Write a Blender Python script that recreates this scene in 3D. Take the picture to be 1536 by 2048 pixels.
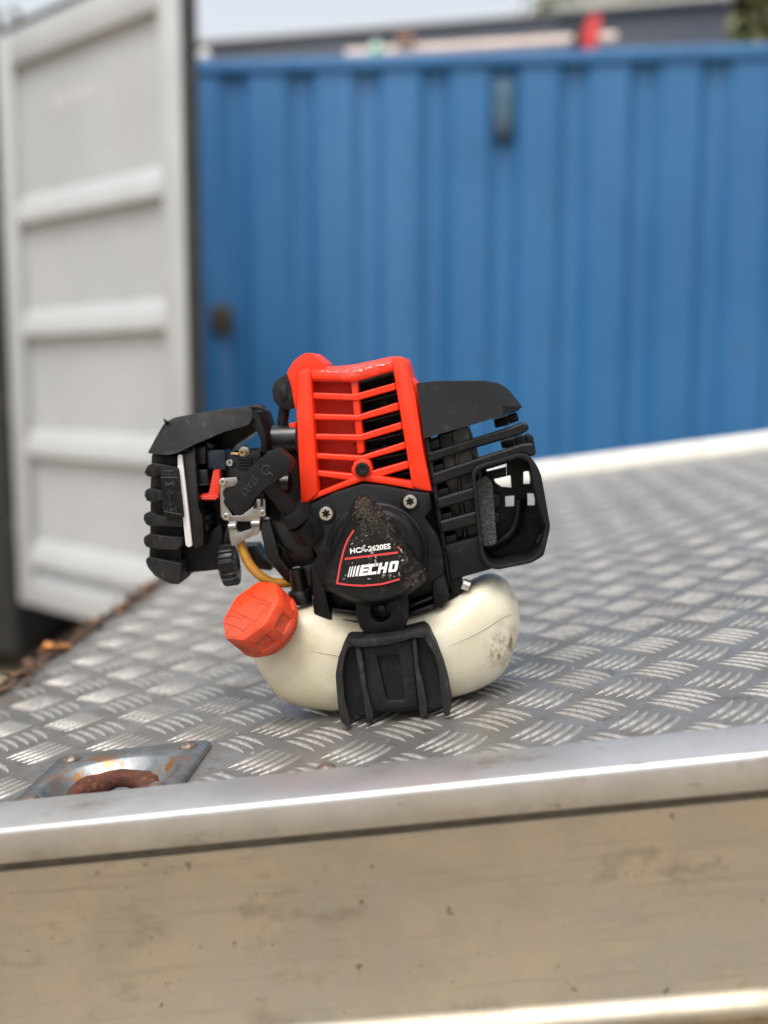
import bpy, bmesh, math, random
import numpy as np
from mathutils import Vector, Matrix
from mathutils import noise as mnoise
random.seed(7)
for o in list(bpy.data.objects): bpy.data.objects.remove(o)
SC = bpy.context.scene
COL = SC.collection

# ------------------------------------------------------------------ camera, sky, sun, exposure
PITCH = math.radians(7); FPX = 2100.0; CAMZ = 1.15
cam = bpy.data.cameras.new('camera'); camo = bpy.data.objects.new('camera', cam); COL.objects.link(camo)
camo.location = (0, 0, CAMZ); camo.rotation_euler = (math.pi/2 - PITCH, 0, 0)
cam.sensor_fit = 'VERTICAL'; cam.sensor_height = 36; cam.lens = FPX/2048*36
cam.clip_start = .02; cam.clip_end = 500
cam.dof.use_dof = True; cam.dof.focus_distance = .74; cam.dof.aperture_fstop = 2.6
SC.camera = camo
SUN_EL, SUN_AZ = math.radians(66), math.radians(205)      # azimuth clockwise from +Y (the viewing direction)
w = bpy.data.worlds.new('World'); SC.world = w; w.use_nodes = True
nt = w.node_tree; bg = nt.nodes['Background']
sky = nt.nodes.new('ShaderNodeTexSky'); sky.sky_type = 'NISHITA'; sky.sun_disc = False
sky.sun_elevation = SUN_EL; sky.sun_rotation = SUN_AZ; sky.air_density = 1.2; sky.dust_density = 6; sky.ozone_density = 1.0
hs = nt.nodes.new('ShaderNodeHueSaturation'); hs.inputs['Saturation'].default_value = .3
nt.links.new(sky.outputs[0], hs.inputs['Color']); nt.links.new(hs.outputs[0], bg.inputs[0]); bg.inputs[1].default_value = .15
sd = bpy.data.lights.new('sun', 'SUN'); sd.energy = .75; sd.angle = math.radians(24); sd.color = (1, .95, .88)
so = bpy.data.objects.new('sun', sd); COL.objects.link(so)
sdir = Vector((math.sin(SUN_AZ)*math.cos(SUN_EL), math.cos(SUN_AZ)*math.cos(SUN_EL), math.sin(SUN_EL)))
so.rotation_euler = sdir.to_track_quat('Z', 'Y').to_euler(); so.location = (0, 0, 8)
SC.view_settings.view_transform = 'Standard'; SC.view_settings.look = 'None'
SC.view_settings.exposure = .84; SC.view_settings.gamma = 1
SC.render.engine = 'CYCLES'; SC.cycles.use_denoising = True; SC.cycles.max_bounces = 8

# ------------------------------------------------------------------ frames: camera rays, truck bed, engine
cR = np.array([1, 0, 0.]); cF = np.array([0, math.cos(PITCH), -math.sin(PITCH)]); cU = np.array([0, math.sin(PITCH), math.cos(PITCH)])
cC = np.array([0, 0, CAMZ])
bX = .9869*cR + .1260*cU - .1008*cF; bX /= np.linalg.norm(bX)
bY = .0856*cR + .1335*cU + .9873*cF; bY -= bX*(bX@bY); bY /= np.linalg.norm(bY)
bN = np.cross(bX, bY)
O_BED = cC - .24*bN                                     # the bed leans about 8 degrees: the truck stands on a slope
O_ENG = O_BED + bX*-.087 + bY*.722
def frame_matrix(o): return Matrix(((bX[0], bY[0], bN[0], o[0]), (bX[1], bY[1], bN[1], o[1]), (bX[2], bY[2], bN[2], o[2]), (0, 0, 0, 1)))
_Cl = np.array([(cC-O_ENG)@bX, (cC-O_ENG)@bY, (cC-O_ENG)@bN])
def E(px, py, y):
    """measured photo position on the engine's plane y -> engine coordinates in metres"""
    d = (px-768)/FPX*cR - (py-1024)/FPX*cU + cF
    dl = np.array([d@bX, d@bY, d@bN]); t = (y-_Cl[1])/dl[1]
    return Vector(_Cl + t*dl)
def crop(ox, oy, s): return lambda pts: [(ox+a*s, oy+b*s) for a, b in pts]
K1 = crop(270, 690, .27344); K2 = crop(540, 690, .23438); K3 = crop(820, 740, .22455); K4 = crop(560, 960, .26042)
K6 = crop(660, 1230, .16927); K7 = crop(270, 800, .19529); K8 = crop(660, 1080, .13021)

# ------------------------------------------------------------------ materials
def mat(name, c1, c2=None, scale=40, lo=.4, hi=.6, rough=.5, rough2=None, metal=0, bump=0, bscale=300, bdist=.001, spec=.5,
        marks=(), sss=0, stretch=None, detail=6, coat=0):
    m = bpy.data.materials.new(name); m.use_nodes = True; t = m.node_tree; b = t.nodes['Principled BSDF']; L = t.links.new
    tc = t.nodes.new('ShaderNodeTexCoord'); src = tc.outputs['Object']
    def nz(sc, det=6, st=None, rough_=.6):
        n = t.nodes.new('ShaderNodeTexNoise'); n.inputs['Scale'].default_value = sc; n.inputs['Detail'].default_value = det
        n.inputs['Roughness'].default_value = rough_
        if st:
            mp = t.nodes.new('ShaderNodeMapping'); mp.inputs['Scale'].default_value = st; L(src, mp.inputs[0]); L(mp.outputs[0], n.inputs['Vector'])
        else: L(src, n.inputs['Vector'])
        return n.outputs[0]
    def ramp(v, a, c):
        r = t.nodes.new('ShaderNodeMapRange'); r.inputs['From Min'].default_value = a; r.inputs['From Max'].default_value = c
        L(v, r.inputs[0]); return r.outputs[0]
    def mix(f, a, c):
        x = t.nodes.new('ShaderNodeMix'); x.data_type = 'RGBA'; L(f, x.inputs[0])
        if isinstance(a, tuple): x.inputs[6].default_value = (*a, 1)
        else: L(a, x.inputs[6])
        x.inputs[7].default_value = (*c, 1); return x.outputs[2]
    b.inputs['Roughness'].default_value = rough; b.inputs['Metallic'].default_value = metal
    b.inputs['Specular IOR Level'].default_value = spec; b.inputs['Base Color'].default_value = (*c1, 1)
    if coat: b.inputs['Coat Weight'].default_value = coat; b.inputs['Coat Roughness'].default_value = .15
    col = c1
    if c2:
        f = ramp(nz(scale, detail, stretch), lo, hi); col = mix(f, c1, c2)
        if rough2 is not None:
            r = t.nodes.new('ShaderNodeMapRange'); r.inputs['To Min'].default_value = rough; r.inputs['To Max'].default_value = rough2
            L(f, r.inputs[0]); L(r.outputs[0], b.inputs['Roughness'])
    for mk in marks:       # (colour, noise scale, lo, hi, stretch, (centre, radius) or None): stains, scratches and scuffs with a shape of their own
        c, sc, a, z, st = mk[:5]; a = .5+(a-.5)/1.9; z = .5+(z-.5)/1.9; v = ramp(nz(sc, 8, st, .7), a, z)
        if len(mk) > 5 and mk[5]:
            (cx, cy, cz), rad = mk[5]
            d = t.nodes.new('ShaderNodeVectorMath'); d.operation = 'DISTANCE'; L(src, d.inputs[0]); d.inputs[1].default_value = (cx, cy, cz)
            g = t.nodes.new('ShaderNodeMapRange'); g.inputs['From Min'].default_value = rad; g.inputs['From Max'].default_value = rad*.35
            L(d.outputs['Value'], g.inputs[0])
            mu = t.nodes.new('ShaderNodeMath'); mu.operation = 'MULTIPLY'; L(v, mu.inputs[0]); L(g.outputs[0], mu.inputs[1]); v = mu.outputs[0]
        col = mix(v, col, c)
    if not isinstance(col, tuple): L(col, b.inputs['Base Color'])
    if bump:
        bp = t.nodes.new('ShaderNodeBump'); bp.inputs['Strength'].default_value = bump; bp.inputs['Distance'].default_value = bdist
        L(nz(bscale, 4, stretch), bp.inputs['Height']); L(bp.outputs[0], b.inputs['Normal'])
    if sss:
        b.inputs['Subsurface Weight'].default_value = sss; b.inputs['Subsurface Radius'].default_value = (1, .8, .5); b.inputs['Subsurface Scale'].default_value = .012
    return m
M = {}
CAP_DIRT = tuple(E(545, 1262, .006)); CAP_DIRT2 = tuple(E(480, 1285, .006)); TOP_RED = tuple(E(700, 728, .045)); TANK_R = tuple(E(1015, 1295, .03)); TANK_L = tuple(E(520, 1330, .02)); TANK_T = tuple(E(1000, 1165, .06))
M['plastic'] = mat('black moulded plastic', (.0035, .0035, .0038), (.0075, .0075, .008), 60, rough=.44, rough2=.58, spec=.22, bump=.12, bscale=1500, bdist=.0004,
                   marks=[((.03, .028, .026), 90, .62, .95, None)])
M['guard'] = mat('charcoal guard plastic', (.0045, .005, .0058), (.0075, .008, .009), 40, rough=.45, rough2=.56, spec=.22, bump=.1, bscale=1800, bdist=.0003,
                 marks=[((.035, .033, .03), 120, .66, .95, None)])
M['rubber'] = mat('scuffed black rubber', (.008, .0075, .0075), (.016, .015, .0145), 80, rough=.55, rough2=.75, spec=.25, bump=.5, bscale=500, bdist=.0006,
                  marks=[((.05, .047, .044), 200, .6, .95, (1, 1, .35))])
M['gloss'] = mat('glossy black plastic', (.004, .004, .0045), (.007, .007, .008), 50, rough=.25, rough2=.4, spec=.4)
M['fin'] = mat('black painted cylinder fin', (.006, .006, .007), (.014, .0135, .013), 120, rough=.35, rough2=.5, spec=.3)
M['finedge'] = mat('painted fin highlight', (.035, .034, .033), (.02, .02, .02), 200, rough=.35, metal=.4)  # lighter base puts the highlight lines of the fins into the colour
M['red'] = mat('red cover plastic', (.76, .028, .004), (.82, .036, .006), 30, rough=.4, rough2=.5, spec=.35, bump=.06, bscale=900, bdist=.0004,
               marks=[((.62, .10, .075), 70, .56, .8, None, (TOP_RED, .04)), ((.16, .06, .04), 420, .64, .74, None, (TOP_RED, .028))])
M['scuff'] = mat('pale scuffed plastic', (.72, .5, .47), (.7, .16, .12), 300, rough=.7)
M['lever'] = mat('red lever plastic', (.7, .03, .01), (.75, .04, .015), 80, rough=.35)
M['cap'] = mat('orange red cap plastic', (.80, .05, .007), (.74, .043, .006), 60, rough=.55, spec=.2, bump=.25, bscale=900, bdist=.0005,
               marks=[((.20, .085, .055), 850, .38, .56, None, (CAP_DIRT, .036)), ((.2, .09, .06), 800, .40, .58, None, (CAP_DIRT2, .03))])
M['tank'] = mat('cream translucent tank plastic', (.56, .515, .39), (.61, .575, .475), 22, .4, .6, rough=.36, rough2=.46, sss=.55, bump=.12, bscale=160, bdist=.0008,
                marks=[((.44, .35, .17), 7, .25, .75, None, (TANK_L, .11)), ((.50, .44, .32), 30, .55, .95, None), ((.19, .13, .065), 140, .42, .7, (1, 1, .6), (TANK_R, .022)), ((.22, .18, .12), 420, .76, .84, None),
                       ((.36, .31, .23), 60, .45, .75, None, (TANK_T, .024))])
M['capline'] = mat('moulded symbol edge', (.42, .025, .008), (.36, .02, .008), 100, rough=.5)
M['seam'] = mat('darkened mould seam', (.40, .35, .25), (.48, .43, .33), 90, .35, .65, rough=.5)  # darker than the tank, standing in for the ridge's shading
M['white'] = mat('white plastic', (.72, .72, .71), (.66, .66, .64), 80, rough=.35)
M['plate'] = mat('zinc plated steel', (.40, .395, .38), (.29, .285, .27), 90, rough=.32, rough2=.48, metal=.9, bump=.1, bscale=700, bdist=.0003)
M['bolt'] = mat('bright screw steel', (.62, .61, .59), (.48, .47, .45), 200, rough=.25, rough2=.4, metal=1)
M['brass'] = mat('brass', (.6, .45, .2), (.5, .36, .15), 200, rough=.28, metal=1)
M['navy'] = mat('dark blue plastic', (.007, .022, .045), (.01, .03, .06), 60, rough=.3)
M['muffler'] = mat('sooty muffler steel', (.13, .125, .12), (.07, .066, .064), 60, rough=.5, rough2=.65, metal=.5, bump=.2, bscale=400)
M['soot'] = mat('speckled sooty screen', (.03, .03, .03), (.14, .135, .13), 900, .45, .62, rough=.75, bump=.9, bscale=900, bdist=.0015)
M['hose'] = mat('amber fuel hose', (.42, .2, .012), (.36, .16, .01), 80, rough=.28, sss=.25)
M['label'] = mat('black printed label', (.006, .006, .007), (.01, .01, .01), 60, rough=.35, spec=.3,
                 marks=[((.36, .35, .34), 330, .74, .78, None), ((.08, .075, .07), 160, .66, .8, None)])
M['labelred'] = mat('red label print', (.62, .05, .055), (.55, .045, .05), 200, rough=.4, marks=[((.35, .2, .2), 300, .74, .78, None)])
M['ink'] = mat('white label print', (.85, .84, .81), (.74, .73, .7), 150, rough=.5, marks=[((.05, .05, .05), 420, .76, .8, None)])
M['flake'] = mat('bare label backing', (.4, .39, .385), (.28, .27, .26), 400, rough=.7)
M['dirt'] = mat('dried brown dirt', (.045, .035, .026), (.105, .086, .064), 500, rough=.95, bump=.8, bscale=1500)
M['deck'] = mat('dull aluminium tread plate', (.275, .27, .262), (.195, .187, .176), 16, .4, .6, rough=.31, rough2=.46, metal=.66, bump=.25, bscale=420, bdist=.0004,
                marks=[((.2, .175, .145), 9, .5, .8, None), ((.16, .14, .115), 45, .6, .75, None), ((.07, .055, .04), 170, .72, .8, None), ((.5, .49, .47), 220, .74, .8, (1, .3, 1))])
M['bar'] = mat('worn bright aluminium', (.56, .54, .50), (.40, .38, .35), 150, rough=.38, rough2=.52, metal=.78, bump=.25, bscale=900, bdist=.0003,
               marks=[((.24, .22, .19), 420, .6, .72, None), ((.3, .28, .25), 12, .5, .8, None)])
M['alu'] = mat('matt aluminium profile', (.55, .55, .555), (.46, .457, .45), 18, .4, .6, rough=.36, rough2=.46, metal=.85, bump=.12, bscale=260, bdist=.0004,
               marks=[((.25, .22, .18), 70, .76, .84, (.5, 1, 2)), ((.42, .39, .34), 6, .5, .9, None), ((.3, .27, .22), 26, .66, .9, (.7, 1, 1))])
M['panel'] = mat('oxidised ground tinted panel', (.41, .355, .265), (.345, .30, .23), 24, .35, .65, rough=.42, rough2=.55, metal=.75, bump=.15, bscale=180, bdist=.0004,  # tan base mixes aged metal with the ground's reflected tone
                 marks=[((.22, .185, .14), 85, .79, .86, (.5, 1, 2)), ((.27, .245, .205), 7, .45, .95, None), ((.28, .245, .185), 60, .55, .95, (.12, 1, 3)), ((.31, .295, .26), 11, .55, .95, None), ((.23, .195, .15), 30, .6, .95, (.6, 1, 1)), ((.15, .125, .095), 120, .77, .84, None)])
M['mark'] = mat('paler raised lettering', (.027, .026, .026), (.018, .018, .018), 200, rough=.6)  # symbols and lettering a little paler than the plastic under them
M['groove'] = mat('dark brown groove', (.07, .055, .04), (.11, .09, .065), 60, rough=.9)  # dark brown, slightly mottled strip between lip and panel
M['galv'] = mat('galvanised steel', (.25, .26, .265), (.16, .17, .175), 60, rough=.38, rough2=.5, metal=.85, bump=.15, bscale=500, bdist=.0004,
                marks=[((.3, .13, .035), 70, .5, .62, None, ((-.305, .685, 0), .035)), ((.3, .12, .03), 90, .48, .62, None, ((-.243, .675, 0), .022))])
M['rust'] = mat('flaky rust', (.10, .026, .011), (.05, .017, .010), 150, rough=.9, bump=1, bscale=300, bdist=.002, marks=[((.2, .08, .03), 120, .6, .9, None)])
M['rivet'] = mat('rusty rivet', (.13, .08, .058), (.2, .17, .15), 300, rough=.55, rough2=.45, metal=.6)
M['browned'] = mat('dirty brown edge', (.03, .017, .012), (.06, .035, .022), 40, rough=.85, bump=.6, bscale=120)
M['sill'] = mat('cream painted rail', (.86, .83, .75), (.78, .74, .65), 12, rough=.4, marks=[((.4, .35, .27), 25, .64, .8, (1, 1, 1))])
M['leaf'] = mat('dead orange leaf', (.42, .17, .03), (.3, .1, .02), 90, rough=.7)
M['litter'] = mat('dark leaf litter', (.05, .026, .014), (.12, .06, .025), 80, rough=.9)
M['blue'] = mat('blue container paint', (.012, .102, .255), (.015, .116, .28), 1.4, rough=.42, rough2=.5, marks=[((.035, .14, .32), 2.2, .5, .9, (1, 1, .12)), ((.03, .06, .1), 14, .74, .86, (1, 1, .3))])
M['greydoor'] = mat('pale grey container paint', (.395, .405, .41), (.36, .37, .375), 2.5, rough=.5, rough2=.6, marks=[((.36, .36, .35), 5, .6, .95, (1, 1, .3)), ((.33, .31, .27), 9, .72, .9, None)])
M['gasket'] = mat('black door rubber', (.02, .02, .02), (.035, .034, .032), 20, rough=.7)
M['dark'] = mat('black paint and interior shade', (.022, .022, .022), (.014, .014, .014), 3, rough=.8)  # near black also stands in for shade in and around the open container
M['navywall'] = mat('dark navy cladding', (.02, .028, .045), (.026, .034, .052), 3, rough=.5)
M['trim'] = mat('beige roof trim', (.42, .39, .33), (.36, .33, .28), 6, rough=.6)
M['tube'] = mat('pinkish plastic pipe', (.62, .5, .44), (.52, .42, .36), 8, rough=.5)
M['mint'] = mat('mint green plastic', (.4, .68, .52), (.34, .6, .46), 20, rough=.35)
M['post'] = mat('red painted steel', (.55, .03, .03), (.45, .025, .03), 20, rough=.4)
M['vent'] = mat('weathered green plate', (.02, .075, .13), (.05, .1, .12), 14, rough=.55)
M['bark'] = mat('tree bark', (.09, .07, .05), (.05, .04, .03), 8, rough=.9)
M['leaves'] = mat('olive green leaves', (.085, .095, .028), (.13, .13, .04), 1.2, rough=.6)
M['leaves2'] = mat('yellowing leaves', (.2, .18, .06), (.13, .13, .045), 1.2, rough=.6)
M['ground'] = mat('brown gravel yard', (.36, .29, .19), (.27, .21, .14), 3, rough=.95, bump=.6, bscale=30, bdist=.02, marks=[((.09, .06, .035), 1.2, .5, .7, None)])

# ------------------------------------------------------------------ mesh builder
class B:
    def __init__(s): s.bm = bmesh.new()
    def poly3(s, front, back, bevel=0, seg=2):
        """solid between two matching rings of 3D points"""
        bm = s.bm; n = len(front)
        f = [bm.verts.new(p) for p in front]; k = [bm.verts.new(p) for p in back]
        fs = [bm.faces.new(f), bm.faces.new(k[::-1])] + [bm.faces.new((f[i], k[i], k[(i+1) % n], f[(i+1) % n])) for i in range(n)]
        bmesh.ops.recalc_face_normals(bm, faces=fs)
        if bevel:
            ed = [bm.edges.get((f[i], f[(i+1) % n])) for i in range(n)] + [bm.edges.get((f[i], k[i])) for i in range(n)]
            bmesh.ops.bevel(bm, geom=[e for e in ed if e], offset=bevel, segments=seg, profile=.5, affect='EDGES', clamp_overlap=True)
        return s
    def prism(s, pts, y, depth, bevel=0, seg=2, taper=0):
        yf = y if callable(y) else (lambda a, b: y)
        fr = [E(a, b, yf(a, b)) for a, b in pts]
        bk = [p + Vector((0, depth, 0)) for p in fr]
        if taper:
            c = sum(bk, Vector())/len(bk); bk = [p + (p-c)*taper for p in bk]
        return s.poly3(fr, bk, bevel, seg)
    def ring(s, outer, inner, depth, bevel=0):
        """solid frame: outer and inner rings (same count, 3D), extruded back"""
        bm = s.bm; n = len(outer); dv = Vector((0, depth, 0))
        a = [bm.verts.new(p) for p in outer]; b = [bm.verts.new(p) for p in inner]
        c = [bm.verts.new(p+dv) for p in outer]; d = [bm.verts.new(p+dv) for p in inner]
        fs = []
        for i in range(n):
            j = (i+1) % n
            fs += [bm.faces.new((a[i], a[j], b[j], b[i])), bm.faces.new((c[i], d[i], d[j], c[j])), bm.faces.new((a[i], c[i], c[j], a[j])), bm.faces.new((b[i], b[j], d[j], d[i]))]
        bmesh.ops.recalc_face_normals(bm, faces=fs)
        if bevel:
            ed = [bm.edges.get((x[i], x[(i+1) % n])) for x in (a, b) for i in range(n)]
            bmesh.ops.bevel(bm, geom=ed, offset=bevel, segments=2, profile=.5, affect='EDGES', clamp_overlap=True)
        return s
    def loft(s, rings, cap0=True, cap1=True, closed=True):
        bm = s.bm; vs = [[bm.verts.new(p) for p in r] for r in rings]; n = len(vs[0]); fs = []
        for a, b in zip(vs, vs[1:]):
            for i in range(n if closed else n-1):
                j = (i+1) % n; fs.append(bm.faces.new((a[i], a[j], b[j], b[i])))
        if cap0: fs.append(bm.faces.new(vs[0][::-1]))
        if cap1: fs.append(bm.faces.new(vs[-1]))
        bmesh.ops.recalc_face_normals(bm, faces=fs); return s
    def tube(s, pts, r, seg=10, cap=True, flat=1):
        pts = [Vector(p) for p in pts]; n = len(pts); rs = r if isinstance(r, (list, tuple)) else [r]*n
        t0 = (pts[1]-pts[0]).normalized(); u = t0.orthogonal().normalized(); rings = []
        for i, p in enumerate(pts):
            t = (pts[min(i+1, n-1)]-pts[max(i-1, 0)]).normalized(); u = (u - t*u.dot(t)).normalized(); v = t.cross(u)
            rings.append([p + (u*math.cos(k/seg*6.28319)*flat + v*math.sin(k/seg*6.28319))*rs[i] for k in range(seg)])
        return s.loft(rings, cap, cap)
    def box(s, x0, x1, y0, y1, z0, z1, bevel=0, rot=None):
        p = [Vector((x, y0, z)) for x, z in ((x0, z0), (x1, z0), (x1, z1), (x0, z1))]; q = [v+Vector((0, y1-y0, 0)) for v in p]
        if rot: p = [rot @ v for v in p]; q = [rot @ v for v in q]
        return s.poly3(p, q, bevel)
    def build(s, name, m, parent=None, angle=38, smooth=True, label=None, kind=None):
        bm = s.bm; bm.normal_update()
        if smooth:
            for f in bm.faces: f.smooth = True
            for e in bm.edges:
                if len(e.link_faces) != 2 or e.calc_face_angle(0) > math.radians(angle): e.smooth = False
        me = bpy.data.meshes.new(name); bm.to_mesh(me); bm.free(); me.materials.append(M[m] if isinstance(m, str) else m)
        return link(name, me, parent, label, kind)
def link(name, me, parent=None, label=None, kind=None):
    o = bpy.data.objects.new(name, me); COL.objects.link(o)
    if parent: o.parent = parent
    if label: o['label'] = label
    if kind: o['kind'] = kind
    return o
def thing(name, label, cat, mw=None, group=None):
    o = bpy.data.objects.new(name, None); COL.objects.link(o); o.empty_display_size = .1
    if mw is not None: o.matrix_world = mw
    o['label'] = label; o['category'] = cat
    if group: o['group'] = group
    return o
def tag(o, label, cat, group=None):
    o['label'] = label; o['category'] = cat
    if group: o['group'] = group
    return o
def circ(px, py, r, n=24, a0=0): return [(px+r*math.cos(a0+i/n*6.28319), py+r*math.sin(a0+i/n*6.28319)) for i in range(n)]
def ray_poly(poly, c, ang):
    dx, dy = math.cos(ang), math.sin(ang); best = 0
    for (x1, y1), (x2, y2) in zip(poly, poly[1:]+poly[:1]):
        ex, ey = x2-x1, y2-y1; den = dx*ey-dy*ex
        if abs(den) < 1e-9: continue
        t = ((x1-c[0])*ey-(y1-c[1])*ex)/den; q = ((x1-c[0])*dy-(y1-c[1])*dx)/den
        if t > 0 and -1e-6 <= q <= 1+1e-6: best = max(best, t)
    return (c[0]+dx*best, c[1]+dy*best)
def star_rings(outer, inner, c, n=56):
    """sample two star-shaped outlines at the same angles, corners included"""
    an = sorted({round(math.atan2(p[1]-c[1], p[0]-c[0]), 4) for p in outer+inner} | {round(-math.pi+(i+.5)*6.28319/n, 4) for i in range(n)})
    out = [an[0]]
    for a in an[1:]:
        if a-out[-1] > .015: out.append(a)
    return [ray_poly(outer, c, a) for a in out], [ray_poly(inner, c, a) for a in out]
def rounded(poly, r, seg=4):
    res = []; n = len(poly)
    for i in range(n):
        p0, p1, p2 = Vector(poly[i-1]), Vector(poly[i]), Vector(poly[(i+1) % n])
        a = (p0-p1); b = (p2-p1); d = min(r, a.length*.45, b.length*.45); s0 = p1+a.normalized()*d; s1 = p1+b.normalized()*d
        for k in range(seg+1):
            t = k/seg; q = s0*(1-t)**2+p1*2*t*(1-t)+s1*t*t; res.append((q.x, q.y))
    return res
def smooth_path(pts, n=6):
    P = [Vector(p) for p in pts]; out = []
    for i in range(len(P)-1):
        a, b, c, d = P[max(i-1, 0)], P[i], P[i+1], P[min(i+2, len(P)-1)]
        for k in range(n):
            t = k/n; out.append(.5*((2*b)+(c-a)*t+(2*a-5*b+4*c-d)*t*t+(3*b-a-3*c+d)*t**3))
    return out+[P[-1]]

# ------------------------------------------------------------------ ground and truck bed
g = B()
N_ = 40
for i in range(1): pass
vs = [[g.bm.verts.new((-60+120*(i/N_), -40+100*(j/N_), -.12 + .06*mnoise.noise(Vector((i*.7, j*.7, 0))))) for i in range(N_+1)] for j in range(N_+1)]
for j in range(N_):
    for i in range(N_): g.bm.faces.new((vs[j][i], vs[j][i+1], vs[j+1][i+1], vs[j+1][i]))
for q in ((-400, -400),): 
    a = [g.bm.verts.new(p) for p in ((-400, -400, -.25), (400, -400, -.25), (400, 400, -.25), (-400, 400, -.25))]; g.bm.faces.new(a)
g.build('ground', 'ground', kind='structure')

BED = frame_matrix(O_BED)
truck = thing('flatbed_truck', 'aluminium flatbed truck bed with chequered tread plate floor and pale side rails', 'truck', BED)
XL, XR, YF, YB = -.478, 1.7, .626, 2.212
hx0, hx1, hy0, hy1 = -.325, -.227, .628, .701                  # opening for the lashing ring pan
deck = B()
for x0, x1, y0, y1 in ((XL, hx0, YF, YB), (hx1, XR, YF, YB), (hx0, hx1, hy1, YB), (hx0, hx1, YF, hy0)):
    deck.box(x0, x1, y0, y1, -.012, 0)
deck = deck.build('deck_plate', 'deck', truck, smooth=False)
def tread_mesh(bow):
    b = B(); L, W, H, n = .0378, .0040, .0011, 7; rows = []
    for i in range(n):
        u = -1+2*i/(n-1); wv = max(W*(1-abs(u)**2.6), .0005); h = H*(1-.75*u**4)*(1-abs(u)**8) + .0001; x = u*L/2; v = bow*(1-u*u)
        rows.append([Vector((x, v-wv/2, -.0002)), Vector((x, v-wv*.31, h)), Vector((x, v+wv*.31, h)), Vector((x, v+wv/2, -.0002))])
    b.loft(rows, False, False, closed=False)
    me = bpy.data.meshes.new('tread_bar'); 
    for f in b.bm.faces: f.smooth = True
    b.bm.to_mesh(me); b.bm.free(); me.materials.append(M['bar']); return me
TM = {1: tread_mesh(-.0022), -1: tread_mesh(.0022)}
bars = []
AN = {1: math.radians(52), -1: math.radians(-46)}
for i in range(-9, 28):
    for j in range(-2, 22):
        for sgn, ox, oy in ((1, .018, .0260+.0), (-1, .018+.0316, .0260+.0358)):
            cx, cy = ox+.0633*i, .6435+oy+.0715*j
            a = AN[sgn]; px_, py_ = math.sin(a), -math.cos(a)
            for k in range(-2, 3):
                x = cx+px_*.0080*k + random.uniform(-.0004, .0004); y = cy+py_*.0080*k
                if not (XL+.02 < x < 1.2 and YF+.006 < y < YB-.02): continue
                if -.345 < x < -.207 and y < .722: continue
                bars.append((x, y, a+random.uniform(-.03, .03), sgn))
def bed_px(x, y):
    v = O_BED+bX*x+bY*y-cC; z = v@cF; return 768+FPX*(v@cR)/z, 1024-FPX*(v@cU)/z, z
def vis(b_):
    px, py, z = bed_px(b_[0], b_[1]); return z if -20 < px < 1556 else z+50
bars.sort(key=vis)
for x, y, a, sgn in bars[:298]:
    o = link('tread_bar', TM[sgn], deck); o.location = (x, y, .0); o.rotation_euler = (0, 0, a)
rest = []; fcs = []; base = {s: ([v.co.copy() for v in TM[s].vertices], [tuple(p.vertices) for p in TM[s].polygons]) for s in TM}
for x, y, a, sgn in bars[298:]:
    c, s = math.cos(a), math.sin(a); k = len(rest)
    rest += [(x+v.x*c-v.y*s, y+v.x*s+v.y*c, v.z) for v in base[sgn][0]]; fcs += [tuple(i+k for i in f) for f in base[sgn][1]]
me = bpy.data.meshes.new('tread_bars'); me.from_pydata(rest, [], fcs); me.polygons.foreach_set('use_smooth', [True]*len(fcs)); me.materials.append(M['bar'])
link('tread_bars', me, truck, kind='stuff')
# front edge profile: lip, fascia, groove, lower panel and rib, extruded along the bed
def profile(pts, x0, x1, name, m, nx=40, label=None):
    b = B(); rings = [[Vector((x0+(x1-x0)*i/nx, y, z)) for y, z in pts] for i in range(nx+1)]
    b.loft(rings); return b.build(name, m, truck, angle=50, label=label)
lip = [(.622, .0085), (.622, -.004), (.6235, -.0105), (.5795, -.0142), (.5780, -.0138), (.577, -.0125), (.577, .0045), (.5774, .0062), (.5783, .0075), (.5798, .0083)]
profile(lip, -.9, XR, 'edge_profile', 'alu')
profile([(.62, -.0144), (.62, -.0184), (.5815, -.0184), (.5815, -.0144)], -.9, XR, 'edge_groove', 'groove')
profile([(.62, -.0185), (.62, -.19), (.575, -.19), (.575, -.150), (.5735, -.1485), (.570, -.1465), (.5685, -.142), (.570, -.1375), (.5735, -.135), (.576, -.133), (.5775, -.130), (.5776, -.0190)],
        -.9, XR, 'side_panel', 'panel')
b = B(); b.box(XL, XR, 2.213, 2.263, -.03, .0275, .004); b.build('rear_rail', 'sill', truck, label='cream painted rail along the far edge')
b = B(); b.box(-.497, XL-.001, .63, 2.26, -.06, .003, .002); b.build('side_edge', 'browned', truck)
b = B(); b.box(-.42, 1.6, .75, 2.1, -.16, -.06); b.build('chassis_frame', 'dark', truck)
# lashing ring pan
pan = thing_pan = B()
def rrect(x0, x1, y0, y1, r, n=6):
    out = []
    for cx, cy, a0 in ((x1-r, y1-r, 0), (x0+r, y1-r, 90), (x0+r, y0+r, 180), (x1-r, y0+r, 270)):
        out += [(cx+r*math.cos(math.radians(a0+90*k/n)), cy+r*math.sin(math.radians(a0+90*k/n))) for k in range(n+1)]
    res = []
    for a, b_ in zip(out, out[1:]+out[:1]):
        k = max(1, int(math.hypot(b_[0]-a[0], b_[1]-a[1])/.006)); res += [(a[0]+(b_[0]-a[0])*i/k, a[1]+(b_[1]-a[1])*i/k) for i in range(k)]
    return res
def ell(cx, cy, rx, ry, n=28): return [(cx+rx*math.cos(math.radians(45/7*0)+6.28319*(i-.0)/n), cy+ry*math.sin(6.28319*i/n)) for i in range(n)]
o_ = rrect(-.334, -.2195, .6245, .7185, .008); nn = len(o_)
cxp, cyp = -.276, .659
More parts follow.
